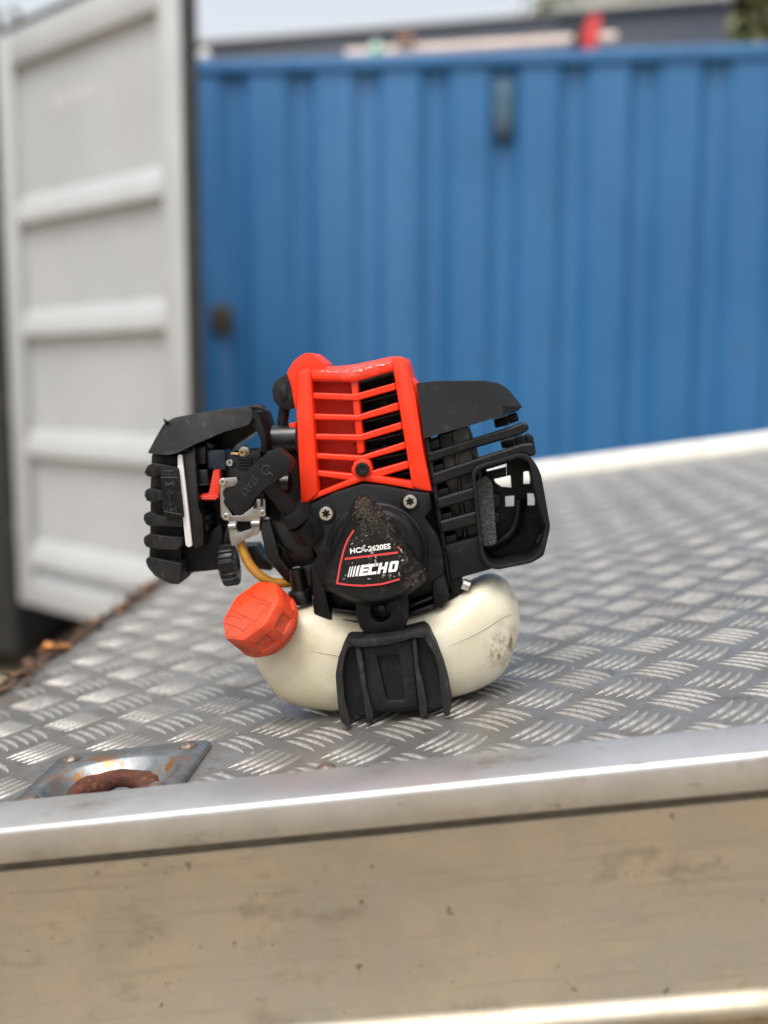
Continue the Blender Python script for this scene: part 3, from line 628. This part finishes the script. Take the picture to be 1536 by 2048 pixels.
# muffler
b = B(); b.prism(K3([(235, 570), (520, 500), (610, 760), (680, 1560), (330, 1640)]), .056, .045, .003); b.prism(K3([(150, 625), (300, 585), (430, 1560), (325, 1600)]), .064, .03); muf = b.build('muffler', 'fin', eng)
for pts, y in (([(260, 590), (385, 548), (470, 1480), (400, 1500)], .052), ([(395, 540), (515, 502), (535, 590), (640, 1480), (520, 1500), (470, 1100)], .0495)):
    b = B(); b.prism(K3(pts), y, .003, .0006); b.build('heat_shield', 'muffler', muf)
b = B(); b.tube([E(*p, .049) for p in K3([(395, 545), (430, 900), (495, 1480)])], .0012, 6); b.tube([E(*p, .049) for p in K3([(560, 710), (600, 800), (640, 1100)])], .0016, 6); b.build('shield_fold', 'muffler', muf)
b = B()
b.prism(rounded(K3([(590, 985), (680, 942), (735, 1010), (772, 1535), (745, 1560), (655, 1570), (612, 1200)]), 5, 2), .042, .022, .002, 3)
bmesh.ops.subdivide_edges(b.bm, edges=b.bm.edges[:], cuts=2, use_grid_fill=True)
b.build('spark_screen', 'soot', muf, label='grey speckled soot covered screen edge')
b = B(); b.prism(circ(820+745*.22455, 740+1165*.22455, 15, 20), .06, .01, .001); b.prism(K3([(735, 1270), (800, 1270), (800, 1370), (740, 1375)]), .062, .01, .001); b.build('outlet_flange', 'fin', muf)
b = B(); b.prism(K3([(345, 1868), (395, 1850), (460, 1838), (475, 1980), (390, 2010), (360, 1960)]), .038, .02, .001); b.prism(K3([(340, 1985), (430, 1960), (425, 2040), (345, 2048)]), .04, .015, .001); b.build('guard_bracket', 'plastic', mg)
b = B(); b.tube([E(*p, .036) for p in K3([(468, 1902), (528, 1925)])], .0041, 14); b.build('guard_bolt', 'bolt', mg)

# air filter on the left
b = B(); b.prism(K7([(165, 545), (440, 560), (492, 1200), (470, 1700), (450, 1885), (350, 1870), (205, 1790), (135, 1695), (150, 1200), (150, 900)]), .0480, .055, .002); fc = b.build('filter_cover', 'plastic', eng)
b = B()
capo = rounded(K7([(133, 535), (215, 380), (300, 236), (400, 180), (700, 125), (1185, 63), (1207, 112), (1192, 213), (1148, 262), (900, 330), (620, 450), (430, 545), (330, 562), (142, 548)]), 4, 2)
def ycap(x, y): 
    cxx = (x-270)/.19529; return .031+.010*max(0, 1-abs(cxx-120)/220) + (.012 if (y-800)/.19529 < 260-.14*(cxx-300) and cxx > 290 else 0)
b.prism(capo, ycap, .05, .0022, 3); b.build('filter_lid', 'rubber', fc, angle=50)
b = B(); b.prism(K7([(1203, 112), (1262, 115), (1340, 360), (1352, 538), (1290, 548), (1280, 400), (1195, 215)]), .0345, .045, .0015); b.build('lid_arm', 'plastic', fc)
b = B(); b.tube([E(*p, .033) for p in K7([(1180, 72), (1250, 72), (1320, 95), (1390, 130)])], [.0012, .0016, .0011, .0003], 6); b.tube([E(*p, .034) for p in K7([(330, 230), (310, 215), (295, 190)])], [.002, .0012, .0003], 6); b.build('torn_burr', 'rubber', fc)
ribs = ([(92, 742), (130, 668), (180, 648), (440, 690), (440, 738), (260, 762), (180, 790), (125, 785)], [(95, 985), (100, 932), (140, 902), (300, 940), (300, 1015), (205, 1052), (125, 1035)], [(85, 1230), (90, 1172), (125, 1148), (290, 1200), (490, 1213), (482, 1307), (300, 1293), (130, 1290)],
        [(85, 1455), (90, 1400), (135, 1373), (300, 1398), (482, 1412), (480, 1475), (440, 1537), (240, 1533), (110, 1505)], [(105, 1642), (130, 1608), (470, 1680), (472, 1722), (455, 1890), (350, 1882), (200, 1800), (130, 1715)])
for i, p in enumerate(ribs):
    b = B(); b.prism(rounded(K7(p), 3, 2), .0335+.0005*i, .03, .0012, 1); rb = b.build('cover_rib', 'rubber', fc, angle=24)
b = B()
for cx, cy in ((115, 730), (110, 985), (105, 1230), (105, 1450), (170, 1000), (200, 720)):
    for k in range(26):
        x, y = cx+12+abs(random.gauss(0, 20)), cy+random.gauss(0, 22); p = E(*K7([(x, y)])[0], .0325); q = p+Vector((random.uniform(-.0016, .001), -.0006, random.uniform(-.0012, .0005)))
        b.tube([p, (p+q)/2+Vector((0, -.0004, 0)), q], [.0003, .00025, .0001], 4)
b.build('frayed_fibres', 'rubber', fc, kind='stuff')
b = B(); b.prism(rounded(K7([(258, 700), (430, 700), (442, 735), (492, 1190), (480, 1217), (335, 1207), (290, 1170), (272, 900)]), 4, 2), .0315, .02, .001); sp = b.build('symbol_plate', 'plastic', fc)
b = B()
def lines(b, lst, y, r, K):
    for l in lst: b.tube([E(*p, y) for p in K(l)], r, 5)
lines(b, [[(265, 795), (440, 795)], [(350, 950), (362, 1065)], [(325, 965), (350, 925), (385, 960)], [(335, 1045), (364, 1082), (392, 1045)], [(310, 830), (320, 890)], [(395, 825), (405, 885)], [(310, 862), (400, 858)], [(330, 880), (385, 838)], [(330, 1105), (340, 1160)], [(415, 1090), (425, 1150)], [(370, 1090), (382, 1150)], [(350, 1130), (400, 1120)], [(300, 725), (390, 730)], [(350, 730), (352, 770)], [(300, 1140), (480, 1175)]], .0313, .0004, K7)
b.build('choke_symbols', 'mark', sp)
b = B(); b.prism(rounded(K7([(438, 560), (480, 562), (582, 1485), (575, 1500), (540, 1507), (520, 1485), (437, 712)]), 2, 2), .0355, .045, .0008); b.build('filter_gasket', 'white', eng)
b = B(); b.prism(K7([(478, 560), (590, 475), (610, 480), (650, 1100), (692, 1200), (702, 1485), (610, 1522), (582, 1480)]), .0375, .05, .001); ab = b.build('air_box', 'gloss', eng)
b = B(); b.prism(K7([(470, 1500), (600, 1490), (700, 1400), (880, 1260), (905, 1400), (850, 1742), (470, 1782)]), .055, .05, .002); b.build('box_base', 'plastic', ab)
b = B(); b.prism(K7([(585, 480), (740, 400), (900, 345), (1140, 265), (1195, 240), (1245, 320), (1050, 450), (980, 520)]), .076, .03); b.prism(K7([(600, 470), (985, 510), (990, 1300), (690, 1420), (600, 1400)]), .0785, .03); b.build('box_back', 'fin', ab)
for pts, y in (([(622, 482), (720, 470), (725, 655), (640, 662)], .046), ([(628, 715), (738, 708), (752, 850), (632, 855)], .043), ([(628, 860), (752, 850), (756, 872), (640, 885)], .041), ([(700, 430), (740, 400), (800, 470), (790, 500), (720, 490)], .05), ([(655, 1160), (700, 1150), (760, 1330), (700, 1345)], .047)):
    b = B(); b.prism(K7(pts), y, .02, .0009); b.build('box_clip', 'gloss', ab)
b = B(); b.prism(rounded(K7([(738, 512), (908, 508), (925, 560), (927, 716), (745, 706)]), 2, 2), .050, .02, .001); b.build('choke_housing', 'navy', ab)
b = B(); b.prism(K7([(800, 715), (866, 712), (868, 900), (856, 992), (826, 1027), (682, 1027), (665, 985), (680, 963), (752, 955)]), .0445, .006, .0008); lv = b.build('choke_lever', 'lever', eng)
b = B(); lines(b, [[(672, 990), (820, 985), (850, 965)], [(680, 1010), (824, 1008), (855, 985)]], .0443, .0006, K7); b.build('lever_ridge', 'lever', lv)
# carburettor
b = B(); b.prism(rounded(K7([(920, 545), (1285, 505), (1295, 620), (1330, 1150), (1285, 1260), (960, 1240), (880, 1100), (930, 790), (915, 700)]), 3, 2), .054, .03, .0015); cb = b.build('carburettor', 'gloss', eng)
b = B(); b.prism(K7([(985, 1240), (1285, 1240), (1270, 1350), (1120, 1362), (1010, 1330)]), .060, .02); b.build('carburettor_base', 'fin', cb)
for y in (600, 630, 660, 690):
    b = B(); b.prism(K7([(1050, y), (1190, y-8), (1192, y+8), (1052, y+16)]), .050, .01, .0005); b.build('body_rib', 'gloss', cb)
b = B(); b.prism(K7([(862, 805), (1040, 788), (1060, 860), (950, 900), (905, 1050), (1000, 1190), (1110, 1175), (1180, 1060), (1240, 1018), (1332, 1018), (1337, 1150), (1285, 1200), (1282, 1243), (960, 1243), (880, 1200)]), .046, .0012, .0003)
cp = b.build('metering_plate', 'plate', cb)
b = B(); b.prism(K7([(958, 1241), (1042, 1241), (1035, 1310), (1060, 1368), (1120, 1340), (1192, 1320), (1192, 1241), (1282, 1241), (1265, 1375), (1110, 1440), (1050, 1485), (990, 1494), (968, 1400)]), .0445, .0012, .0003)
b.tube([E(*p, .0447) for p in K7([(960, 1296), (1037, 1290)])], .0024, 10); b.tube([E(*p, .0447) for p in K7([(1194, 1268), (1279, 1264)])], .0024, 10); b.build('plate_tab', 'plate', cb)
b = B()
for p in ([(1208, 1030), (1248, 1030), (1250, 1110), (1210, 1112)], [(1284, 1008), (1312, 1008), (1315, 1090), (1286, 1092)]): b.prism(K7(p), .0457, .0004)
b.prism(circ(270+965*.19529, 800+955*.19529, 13, 20), .0457, .0004); b.build('plate_slot', 'gloss', cb)
for x, y, r in ((895, 838, 7.2), (930, 1195, 7.2), (1305, 1160, 7), (967, 643, 7)): screw(270+x*.19529, 800+y*.19529, r, .0457 if y > 700 else .0495, 'bolt', cb, star=4, proud=.003, socket=.5)
nut = (270+1115*.19529, 800+530*.19529)
b = B(); b.prism(circ(nut[0], nut[1], 12.5, 6, .3), .052, .008, .0006); b.build('adjuster_nut', 'plate', cb)
b = B(); ou = circ(nut[0]-3, nut[1]+2, 7, 20); b.ring([E(x, y, .049) for x, y in ou], [E(x, y, .049) for x, y in scl(ou, (nut[0]-3, nut[1]+2), .5)], .01, .0005); b.tube([E(*p, .05) for p in K7([(985, 545), (1060, 550)])], .0012, 8); b.build('brass_nozzle', 'brass', cb)
# idle knob
b = B(); kc = E(270+968*.19529, 800+1690*.19529, .052); rings = []
for x, f in ((-.0062, .8), (-.0055, .95), (-.004, 1), (.004, 1), (.0055, .95), (.0062, .75)):
    rings.append([kc+Vector((x, .0125*f*(1+.06*math.copysign(1, math.sin(20*a)))*math.cos(a), .0152*f*(1+.06*math.copysign(1, math.sin(20*a)))*math.sin(a))) for a in [k/120*6.28319 for k in range(120)]])
b.loft(rings); b.build('primer_knob', 'gloss', eng, angle=25)
b = B(); b.prism(K7([(830, 1640), (862, 1500), (960, 1240), (1010, 1260), (985, 1500), (900, 1560), (870, 1780), (840, 1740)]), .058, .012, .001); b.build('knob_bracket', 'gloss', eng)
b = B(); b.prism(K7([(1060, 1495), (1240, 1490), (1300, 1600), (1402, 1690), (1395, 1752), (1160, 1722), (1080, 1620)]), .085, .02, .001); b.build('rear_duct', 'gloss', eng)
# fuel line, grommet and brackets between carburettor and engine
b = B(); b.tube(smooth_path([E(*p, d) for p, d in (((478, 1070), .05), ((485, 1098), .05), ((500, 1130), .047), ((522, 1153), .045), ((548, 1165), .046), ((580, 1166), .05))], 6), .0036, 12); b.build('fuel_line', 'hose', eng)
b = B(); gz = E(600, 1190, .038)
b.loft([[gz+Vector((r*math.cos(k/28*6.28319), r*math.sin(k/28*6.28319), z)) for k in range(28)] for r, z in ((.009, -.006), (.0092, .001), (.008, .0035), (.006, .0042), (.0055, .02))]); b.build('tank_grommet', 'gloss', eng)
mid = None
for pts, y, d in (([(905, 1300), (985, 1278), (1060, 1560), (1185, 1720), (1185, 1760), (1110, 1742), (960, 1560)], .046, .012), ([(985, 1278), (1280, 1330), (1325, 1600), (1200, 1622), (1090, 1642), (1040, 1500)], .052, .03), ([(1185, 1640), (1290, 1598), (1300, 1845), (1155, 1845), (1190, 1740)], .043, .02),
                  ([(1040, 735), (1190, 735), (1215, 1160), (1230, 1320), (1080, 1300), (960, 1260), (985, 900)], .074, .03)):
    b = B(); b.prism(K1(pts), y, d, .001); o = b.build('intake_bracket', 'gloss', eng)
b = B(); b.tube([E(*p, .064) for p in K1([(1012, 695), (1190, 688)])], .0112, 18); b.tube([E(*p, .058) for p in K1([(1070, 1010), (1130, 1010)])], .008, 14); b.build('intake_pipe', 'gloss', eng)
b = B(); b.tube([E(*p, .05) for p in K1([(985, 1270), (1060, 1450), (1150, 1620)])], .0007, 6); b.tube([E(*p, .05) for p in K1([(1010, 1440), (1150, 1530)])], .0007, 6); b.build('bracket_rib', 'gloss', eng)
# spark plug boot and lead
b = B(); b.prism(rounded(K1([(1002, 330), (1020, 270), (1110, 205), (1150, 290), (1175, 450), (1130, 475), (1060, 462), (1010, 400)]), 5, 3), .062, .022, .003, 3); bt = b.build('spark_plug_boot', 'rubber', eng)
b = B(); b.prism(rounded(K1([(1050, 320), (1100, 275), (1120, 380), (1070, 420)]), 4, 3), .0612, .01, .001); b.build('boot_recess', 'gloss', bt)
b = B(); b.tube(smooth_path([E(*p, .07) for p in K1([(1095, 450), (1085, 520), (1080, 580), (1095, 660), (1130, 700)])], 5), .0042, 12); b.build('ignition_lead', 'rubber', eng)

# starter handle
b = B(); gp = K1([(648, 1165), (682, 1088), (790, 950), (900, 845), (960, 795), (1020, 760), (1055, 768), (1130, 830), (1143, 865), (1138, 905), (1105, 950), (960, 1040), (870, 1130), (832, 1200), (770, 1252), (738, 1240)])
b.prism(rounded(gp, 5, 3), .0, .016, .0022, 3); hd = b.build('starter_handle', 'guard', eng, angle=50)
pa, pb_ = E(*K1([(985, 1030)])[0], .010), E(*K1([(1130, 1205)])[0], .018)
b = B(); ax = (pb_-pa); pp = [pa-ax*.15, pa, pa+ax*.5, pb_, pb_+ax*.02, pb_+ax*.10, pb_+ax*.45, pb_+ax*.48]
b.tube(pp, [.0058, .0056, .0054, .0058, .0092, .0099, .0099, .0088], 24); b.build('handle_neck', 'guard', hd, angle=30)
b = B(); pe = pb_+ax*.44; b.tube([pe, pe+ax*.55+Vector((0, .006, 0))], [.0102, .013], 20); b.build('rope_guide', 'plastic', eng, angle=40)
text_mesh('START', lambda u, v: E(*K1([(888-u*112+v*44-22, 962+u*122+v*40-12)])[0], -.0003), 'start_mark', 'mark', hd, None)
b = B(); pcx = K1([(962, 915)])[0]
b.tube([E(pcx[0]+9*math.cos(a), pcx[1]+9*math.sin(a), -.0001) for a in [.9+k/12*4.6 for k in range(13)]], .0005, 5); b.tube([E(*p, -.0001) for p in ((pcx[0]+3, pcx[1]+3), (pcx[0]+13, pcx[1]+10))], .0005, 5)
b.build('power_mark', 'mark', hd)

# ------------------------------------------------------------------ grey container with its door swung open
gc = thing('grey_container', 'pale grey shipping container with one ribbed steel door swung open', 'container', Matrix.Identity(4))
dA = Vector((-.642, 3.52, 0)); dU = Vector((-.741, .671, 0)).normalized(); dN = Vector((-dU.y, dU.x, 0))
if dN.y > 0: dN = -dN                                           # towards the camera
Z0, Z1, DW = .238, 2.50, 1.20
def DP(s, n, z): return dA+dU*s+dN*n+Vector((0, 0, z))
def dbox(b, s0, s1, n0, n1, z0, z1, bevel=.006):
    b.poly3([DP(s0, n1, z0), DP(s1, n1, z0), DP(s1, n1, z1), DP(s0, n1, z1)], [DP(s0, n0, z0), DP(s1, n0, z0), DP(s1, n0, z1), DP(s0, n0, z1)], bevel); return b
b = B(); dbox(b, .01, DW, -.05, -.036, Z0+.01, Z1-.01, 0)
dbox(b, .015, .135, -.045, 0, Z0, Z1); dbox(b, DW-.11, DW, -.045, 0, Z0, Z1); dbox(b, .136, DW-.111, -.045, -.002, 2.37, Z1); dbox(b, .136, DW-.111, -.045, -.002, Z0, .36)
door = b.build('door', 'greydoor', gc, label='open pale grey door with horizontal ribs and black gasket')
for z in (1.765, 1.325, .852, .40):
    b = B(); pr_ = [(-.0355, z+.115), (-.002, z+.06), (-.002, z+.01), (-.0355, z+.002)]
    b.loft([[DP(s, n, zz) for n, zz in pr_] for s in (.137, DW-.112)]); b.build('door_rib', 'greydoor', door)
b = B(); dbox(b, -.006, .0145, -.052, .003, Z0-.01, Z1+.01, .003); dbox(b, .015, DW, -.048, .002, Z1+.001, Z1+.022, .003); b.build('door_gasket', 'gasket', door)
b = B(); dbox(b, .2, DW-.2, -.08, -.052, 1.0, 1.05); dbox(b, .3, .33, -.1, -.07, Z0+.05, Z1-.05); dbox(b, .85, .88, -.1, -.07, Z0+.05, Z1-.05); b.build('lock_rod', 'plate', door)

for s in (.55, .61, .67, .74, .80):
    b = B(); b.poly3([DP(s, -.0345, 2.17), DP(s+.04, -.0345, 2.165), DP(s+.045, -.0345, 2.235), DP(s+.008, -.0345, 2.225)], [DP(s, -.036, 2.17), DP(s+.04, -.036, 2.165), DP(s+.045, -.036, 2.235), DP(s+.008, -.036, 2.225)]); b.build('scuff_mark', mat('scuffed paint', (.42, .42, .41), (.47, .47, .46), 30), door)
hx, hy = dA.x+dU.x*DW, dA.y+dU.y*DW                              # hinge post
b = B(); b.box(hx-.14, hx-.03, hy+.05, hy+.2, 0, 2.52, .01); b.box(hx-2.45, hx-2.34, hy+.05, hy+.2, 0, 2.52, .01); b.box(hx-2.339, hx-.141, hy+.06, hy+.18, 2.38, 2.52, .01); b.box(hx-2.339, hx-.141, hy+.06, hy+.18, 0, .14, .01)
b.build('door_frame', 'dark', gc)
b = B(); b.box(hx-.08, hx-.04, hy+.201, hy+6, 0, 2.5); b.box(hx-2.44, hx-2.40, hy+.201, hy+6, 0, 2.5); b.box(hx-2.399, hx-.081, hy+5.9, hy+6, 0, 2.5); b.box(hx-2.399, hx-.081, hy+.201, hy+5.899, 2.46, 2.5); b.box(hx-2.399, hx-.081, hy+.201, hy+5.899, .02, .1); b.build('container_body', 'dark', gc)  # shade painted into the body: near black instead of pale grey
for z in (.5, 1.0, 1.7, 2.2):
    b = B(); b.box(hx-.028, hx+.02, hy+.0, hy+.1, z, z+.1, .01); b.build('hinge', 'dark', gc)

# ------------------------------------------------------------------ blue container
WA = Vector((.38, 4.40, 0)); WU = Vector((1, -.098, 0)).normalized(); WN = Vector((WU.y, -WU.x, 0))    # WN points to the camera
BT = 2.468
def WP(s, n, z): return WA+WU*s+WN*n+Vector((0, 0, z))
bc = thing('blue_container', 'blue corrugated shipping container standing behind the truck bed', 'container', Matrix.Identity(4))
b = B(); PITCHC = .278; s0 = -1.49; ph = .0
top = []; x = -1.45
prof = []
k0 = .105                                                       # phase: inner flats line up with the shadows under the rail
k = -7
while k < 18:
    c = k0+k*PITCHC
    prof += [(c-.069, 0), (c-.035, -.027), (c+.035, -.027), (c+.069, 0)]
    k += 1
prof = [(s, n) for s, n in prof if -1.42 < s < 4.7]
zs = [-.05, .6, 1.2, 1.8, BT-.055]
rw = [[b.bm.verts.new(WP(s, n-.008, z)) for s, n in prof] for z in zs]
for r0, r1 in zip(rw, rw[1:]):
    for i in range(len(prof)-1): b.bm.faces.new((r0[i], r0[i+1], r1[i+1], r1[i]))
b.build('wall_panel', 'blue', bc, angle=20)
def wbox(b, s0, s1, n0, n1, z0, z1, bevel=.004):
    b.poly3([WP(s0, n1, z0), WP(s1, n1, z0), WP(s1, n1, z1), WP(s0, n1, z1)], [WP(s0, n0, z0), WP(s1, n0, z0), WP(s1, n0, z1), WP(s0, n0, z1)], bevel); return b
b = B(); wbox(b, -1.42, 4.7, -.06, .006, BT-.056, BT, .008); b.build('top_rail', 'blue', bc)
b = B(); wbox(b, -1.42, 4.7, -2.4, -.061, BT-.03, BT-.01, 0); wbox(b, -1.42, 4.7, -2.44, -2.401, -.05, BT-.01, 0); wbox(b, -1.46, -1.421, -2.4, .0, -.05, BT, 0); wbox(b, 4.701, 4.74, -2.4, 0, -.05, BT, 0); b.build('container_shell', 'blue', bc)
b = B(); wbox(b, .062, .142, -.037, -.006, BT-.33, BT-.115, .004); vp = b.build('vent_cover', 'vent', bc, label='weathered green vent plate under the top rail')
b = B(); wbox(b, -1.115, -1.03, -.03, .012, 1.36, 1.475, .004); b.build('lock_box', mat('dark brown steel', (.035, .028, .02), (.05, .04, .028), 20), bc)
b = B(); wbox(b, .07, .134, -.0055, .002, BT-.345, BT-.27, .004); b.build('vent_hood', 'navy', bc)
b = B(); cball = WP(-1.155+.015, .0, BT+.028)
b = B(); bmesh.ops.create_uvsphere(b.bm, u_segments=16, v_segments=10, radius=.028, matrix=Matrix.Translation(WP(-1.13, -.03, BT+.0235)))  # added ball in place of a blurred sky glint at the corner
tag(b.build('highlight_ball', 'white'), 'small white ball standing in for a blurred highlight on the blue container roof', 'ball')
b = B(); p0, p1 = WP(-.545, -.06, BT+.015), WP(.55, -.10, BT+.062); b.tube([p0, p0.lerp(p1, .5), p1], .027, 16); tag(b.build('plastic_pipe', 'tube'), 'long pinkish pipe lying along the top of the blue container', 'pipe')
rp_ = thing('jack_stand', 'upright red painted steel stand beside the pipe on the container roof', 'stand', Matrix.Translation(WP(.44, -.02, BT)))
b = B(); b.loft([[Vector((x*.5*f+dx, y*.05*f, z)) for x, y in ((-.07, -.5), (.07, -.5), (.07, .5), (-.07, .5))] for f, z, dx in ((1, .0, -.01), (.9, .07, .0), (.75, .11, .012), (.6, .13, .018))]); b.build('post', 'post', rp_)
b = B(); b.box(-.062, -.036, -.03, .03, 0, .13, .004); b.build('brace', 'dark', rp_)
mb = thing('bottle', 'mint green plastic bottle standing on the container roof by the pipe', 'bottle', Matrix.Translation(WP(-.414, -.02, BT)))
b = B(); b.loft([[Vector((r*math.cos(a/16*6.28319), r*math.sin(a/16*6.28319), z)) for a in range(16)] for r, z in ((.025, 0), (.027, .006), (.027, .035), (.013, .046), (.013, .05))]); b.build('bottle_body', 'mint', mb)
b = B(); b.loft([[Vector((r*math.cos(a/16*6.28319), r*math.sin(a/16*6.28319), z)) for a in range(16)] for r, z in ((.015, .0502), (.015, .06))]); b.build('bottle_cap', 'white', mb)
b = B(); q = WP(-.30, -.055, BT+.0535); b.box(q.x-.035, q.x+.035, q.y-.03, q.y+.03, q.z+.003, q.z+.033, .003); tag(b.build('wood_block', mat('brown wood', (.36, .2, .13), (.28, .15, .1), 30)), 'small brown wood block resting on the pipe', 'block')

# ------------------------------------------------------------------ background: dark shed, trees
sh_ = thing('dark_shed', 'long dark navy shed with flat roof behind the blue container', 'shed', Matrix.Identity(4))
SA, SB = Vector((-3.2, 8.16, 0)), Vector((2.14, 6.86, 0)); SD = (SB-SA).normalized(); SN = Vector((-SD.y, SD.x, 0))
def sbox(b, s0, s1, n0, n1, z0, z1):
    b.poly3([SA+SD*s0+SN*n0+Vector((0, 0, z)) for s0, n0, z in ((s0, n0, z0), (s1, n0, z0), (s1, n0, z1), (s0, n0, z1))], [SA+SD*s0+SN*n1+Vector((0, 0, z)) for s0, z in ((s0, z0), (s1, z0), (s1, z1), (s0, z1))], .01); return b
LS = (SB-SA).length
b = B(); sbox(b, 0, LS, 0, 3.5, -.1, 3.50); b.build('wall', 'navywall', sh_)
b = B(); sbox(b, LS-1.05, LS+.03, -.05, 3.6, 3.502, 3.545); sbox(b, -.05, LS-1.052, -.03, 3.6, 3.502, 3.52); b.build('roof', 'trim', sh_)
def tree(x, y, h, r, n, m, label, seed, ls=.11):
    rnd = random.Random(seed); t = thing('tree', label, 'tree', Matrix.Translation((x, y, -.1)))
    b = B(); b.tube([(0, 0, 0), (.08, .05, h*.3), (-.05, .1, h*.6), (.05, 0, h*.92)], [.2, .16, .1, .03], 10)
    lim = []
    for k in range(9):
        a = rnd.uniform(0, 6.28); z0 = h*rnd.uniform(.3, .75); L_ = r*rnd.uniform(.5, .95); e = Vector((L_*math.cos(a), L_*math.sin(a), z0+L_*.6)); lim.append(e)
        b.tube([(0, 0, z0), e*.5+Vector((0, 0, z0*.5+.1)), e], [.07, .045, .015], 6)
    b.build('trunk', 'bark', t)
    verts, faces = [], []; cl = [Vector((rnd.gauss(0, r*.45), rnd.gauss(0, r*.45), h*.68+rnd.gauss(0, h*.17))) for _ in range(46)]+lim
    for k in range(n):
        c = rnd.choice(cl); p = c+Vector((rnd.gauss(0, 1), rnd.gauss(0, 1), rnd.gauss(0, .8)))*r*.15
        u = Vector((rnd.gauss(0, 1), rnd.gauss(0, 1), rnd.gauss(0, 1))).normalized(); v = u.orthogonal().normalized(); s = ls*rnd.uniform(.5, 1.2); i = len(verts)
        verts += [p-u*s, p+v*s*.5, p+u*s, p-v*s*.5]; faces.append((i, i+1, i+2, i+3))
    me = bpy.data.meshes.new('crown'); me.from_pydata(verts, [], faces); me.materials.append(M[m]); link('crown', me, t)
tree(3.85, 10.6, 6.4, 1.6, 9000, 'leaves', 'dark olive tree beyond the right end of the navy shed', 1)
tree(4.5, 15.5, 9.6, 2.3, 4200, 'leaves2', 'thin yellowing tree showing above the navy shed roof', 2)
tree(3.75, 9.4, 4.7, 1.3, 6000, 'leaves', 'low dark bush standing just right of the navy shed', 5)
tree(8.2, 14.5, 7.2, 2.3, 6000, 'leaves', 'tall green tree standing far right behind the containers', 3, .14)
tree(-5.2, 9.5, 4.9, 1.4, 4000, 'leaves', 'dark bushy tree behind the grey container', 4)

# ------------------------------------------------------------------ leaf litter along the bed's left edge
def on_bed(x, y, z): return Vector(O_BED+bX*x+bY*y+bN*z)
def leaf(x, y, z, s, rot, m, label):
    b = B(); n = 8; rows = []
    for i in range(n+1):
        u = i/n; wv = s*.42*math.sin(math.pi*min(u*1.02, 1))**.7*(1-.25*math.cos(u*14)) + .0006; r = []
        for k in (-1, -.5, 0, .5, 1):
            lx = (u-.5)*s; ly = wv*k; lz = s*(.12*k*k + .10*math.sin(u*5) + .05*math.sin(k*5+u*9))
            c, sn = math.cos(rot), math.sin(rot); r.append(on_bed(x+lx*c-ly*sn, y+lx*sn+ly*c, z+lz))
        rows.append(r)
    b.loft(rows, False, False, closed=False)
    o = b.build('dead_leaf', m, smooth=True); mod = o.modifiers.new('thickness', 'SOLIDIFY'); mod.thickness = .0006
    return tag(o, label, 'leaf', 'dead leaves on the edge of the truck bed')
leaf(-.487, 1.08, .004, .032, .6, 'leaf', 'crumpled orange leaf on the brown edge of the bed')
leaf(-.484, 1.40, .003, .024, 1.3, 'leaf', 'small orange leaf farther along the brown edge behind the filter')
b = B()
for k in range(420):
    y = random.uniform(.66, 2.2); x = -.486+random.gauss(0, .008)+(.02*max(0, mnoise.noise(Vector((y*9, 0, 0)))) if random.random() < .4 else 0)
    p = Vector((x, y, .0035+random.random()*.003)); d = Vector((random.uniform(-1, 1), random.uniform(-1, 1), random.uniform(0, .35))).normalized()*random.uniform(.004, .014); e = d.cross(Vector((0, 0, 1)))*random.uniform(.1, .5)
    P = [p-d, p+e, p+d, p-e]; Q = [on_bed(*v) for v in P]; up = Vector(bN)*.0006
    b.poly3(Q, [v+up for v in Q])
b.build('leaf_litter', 'litter', smooth=False, kind='stuff')
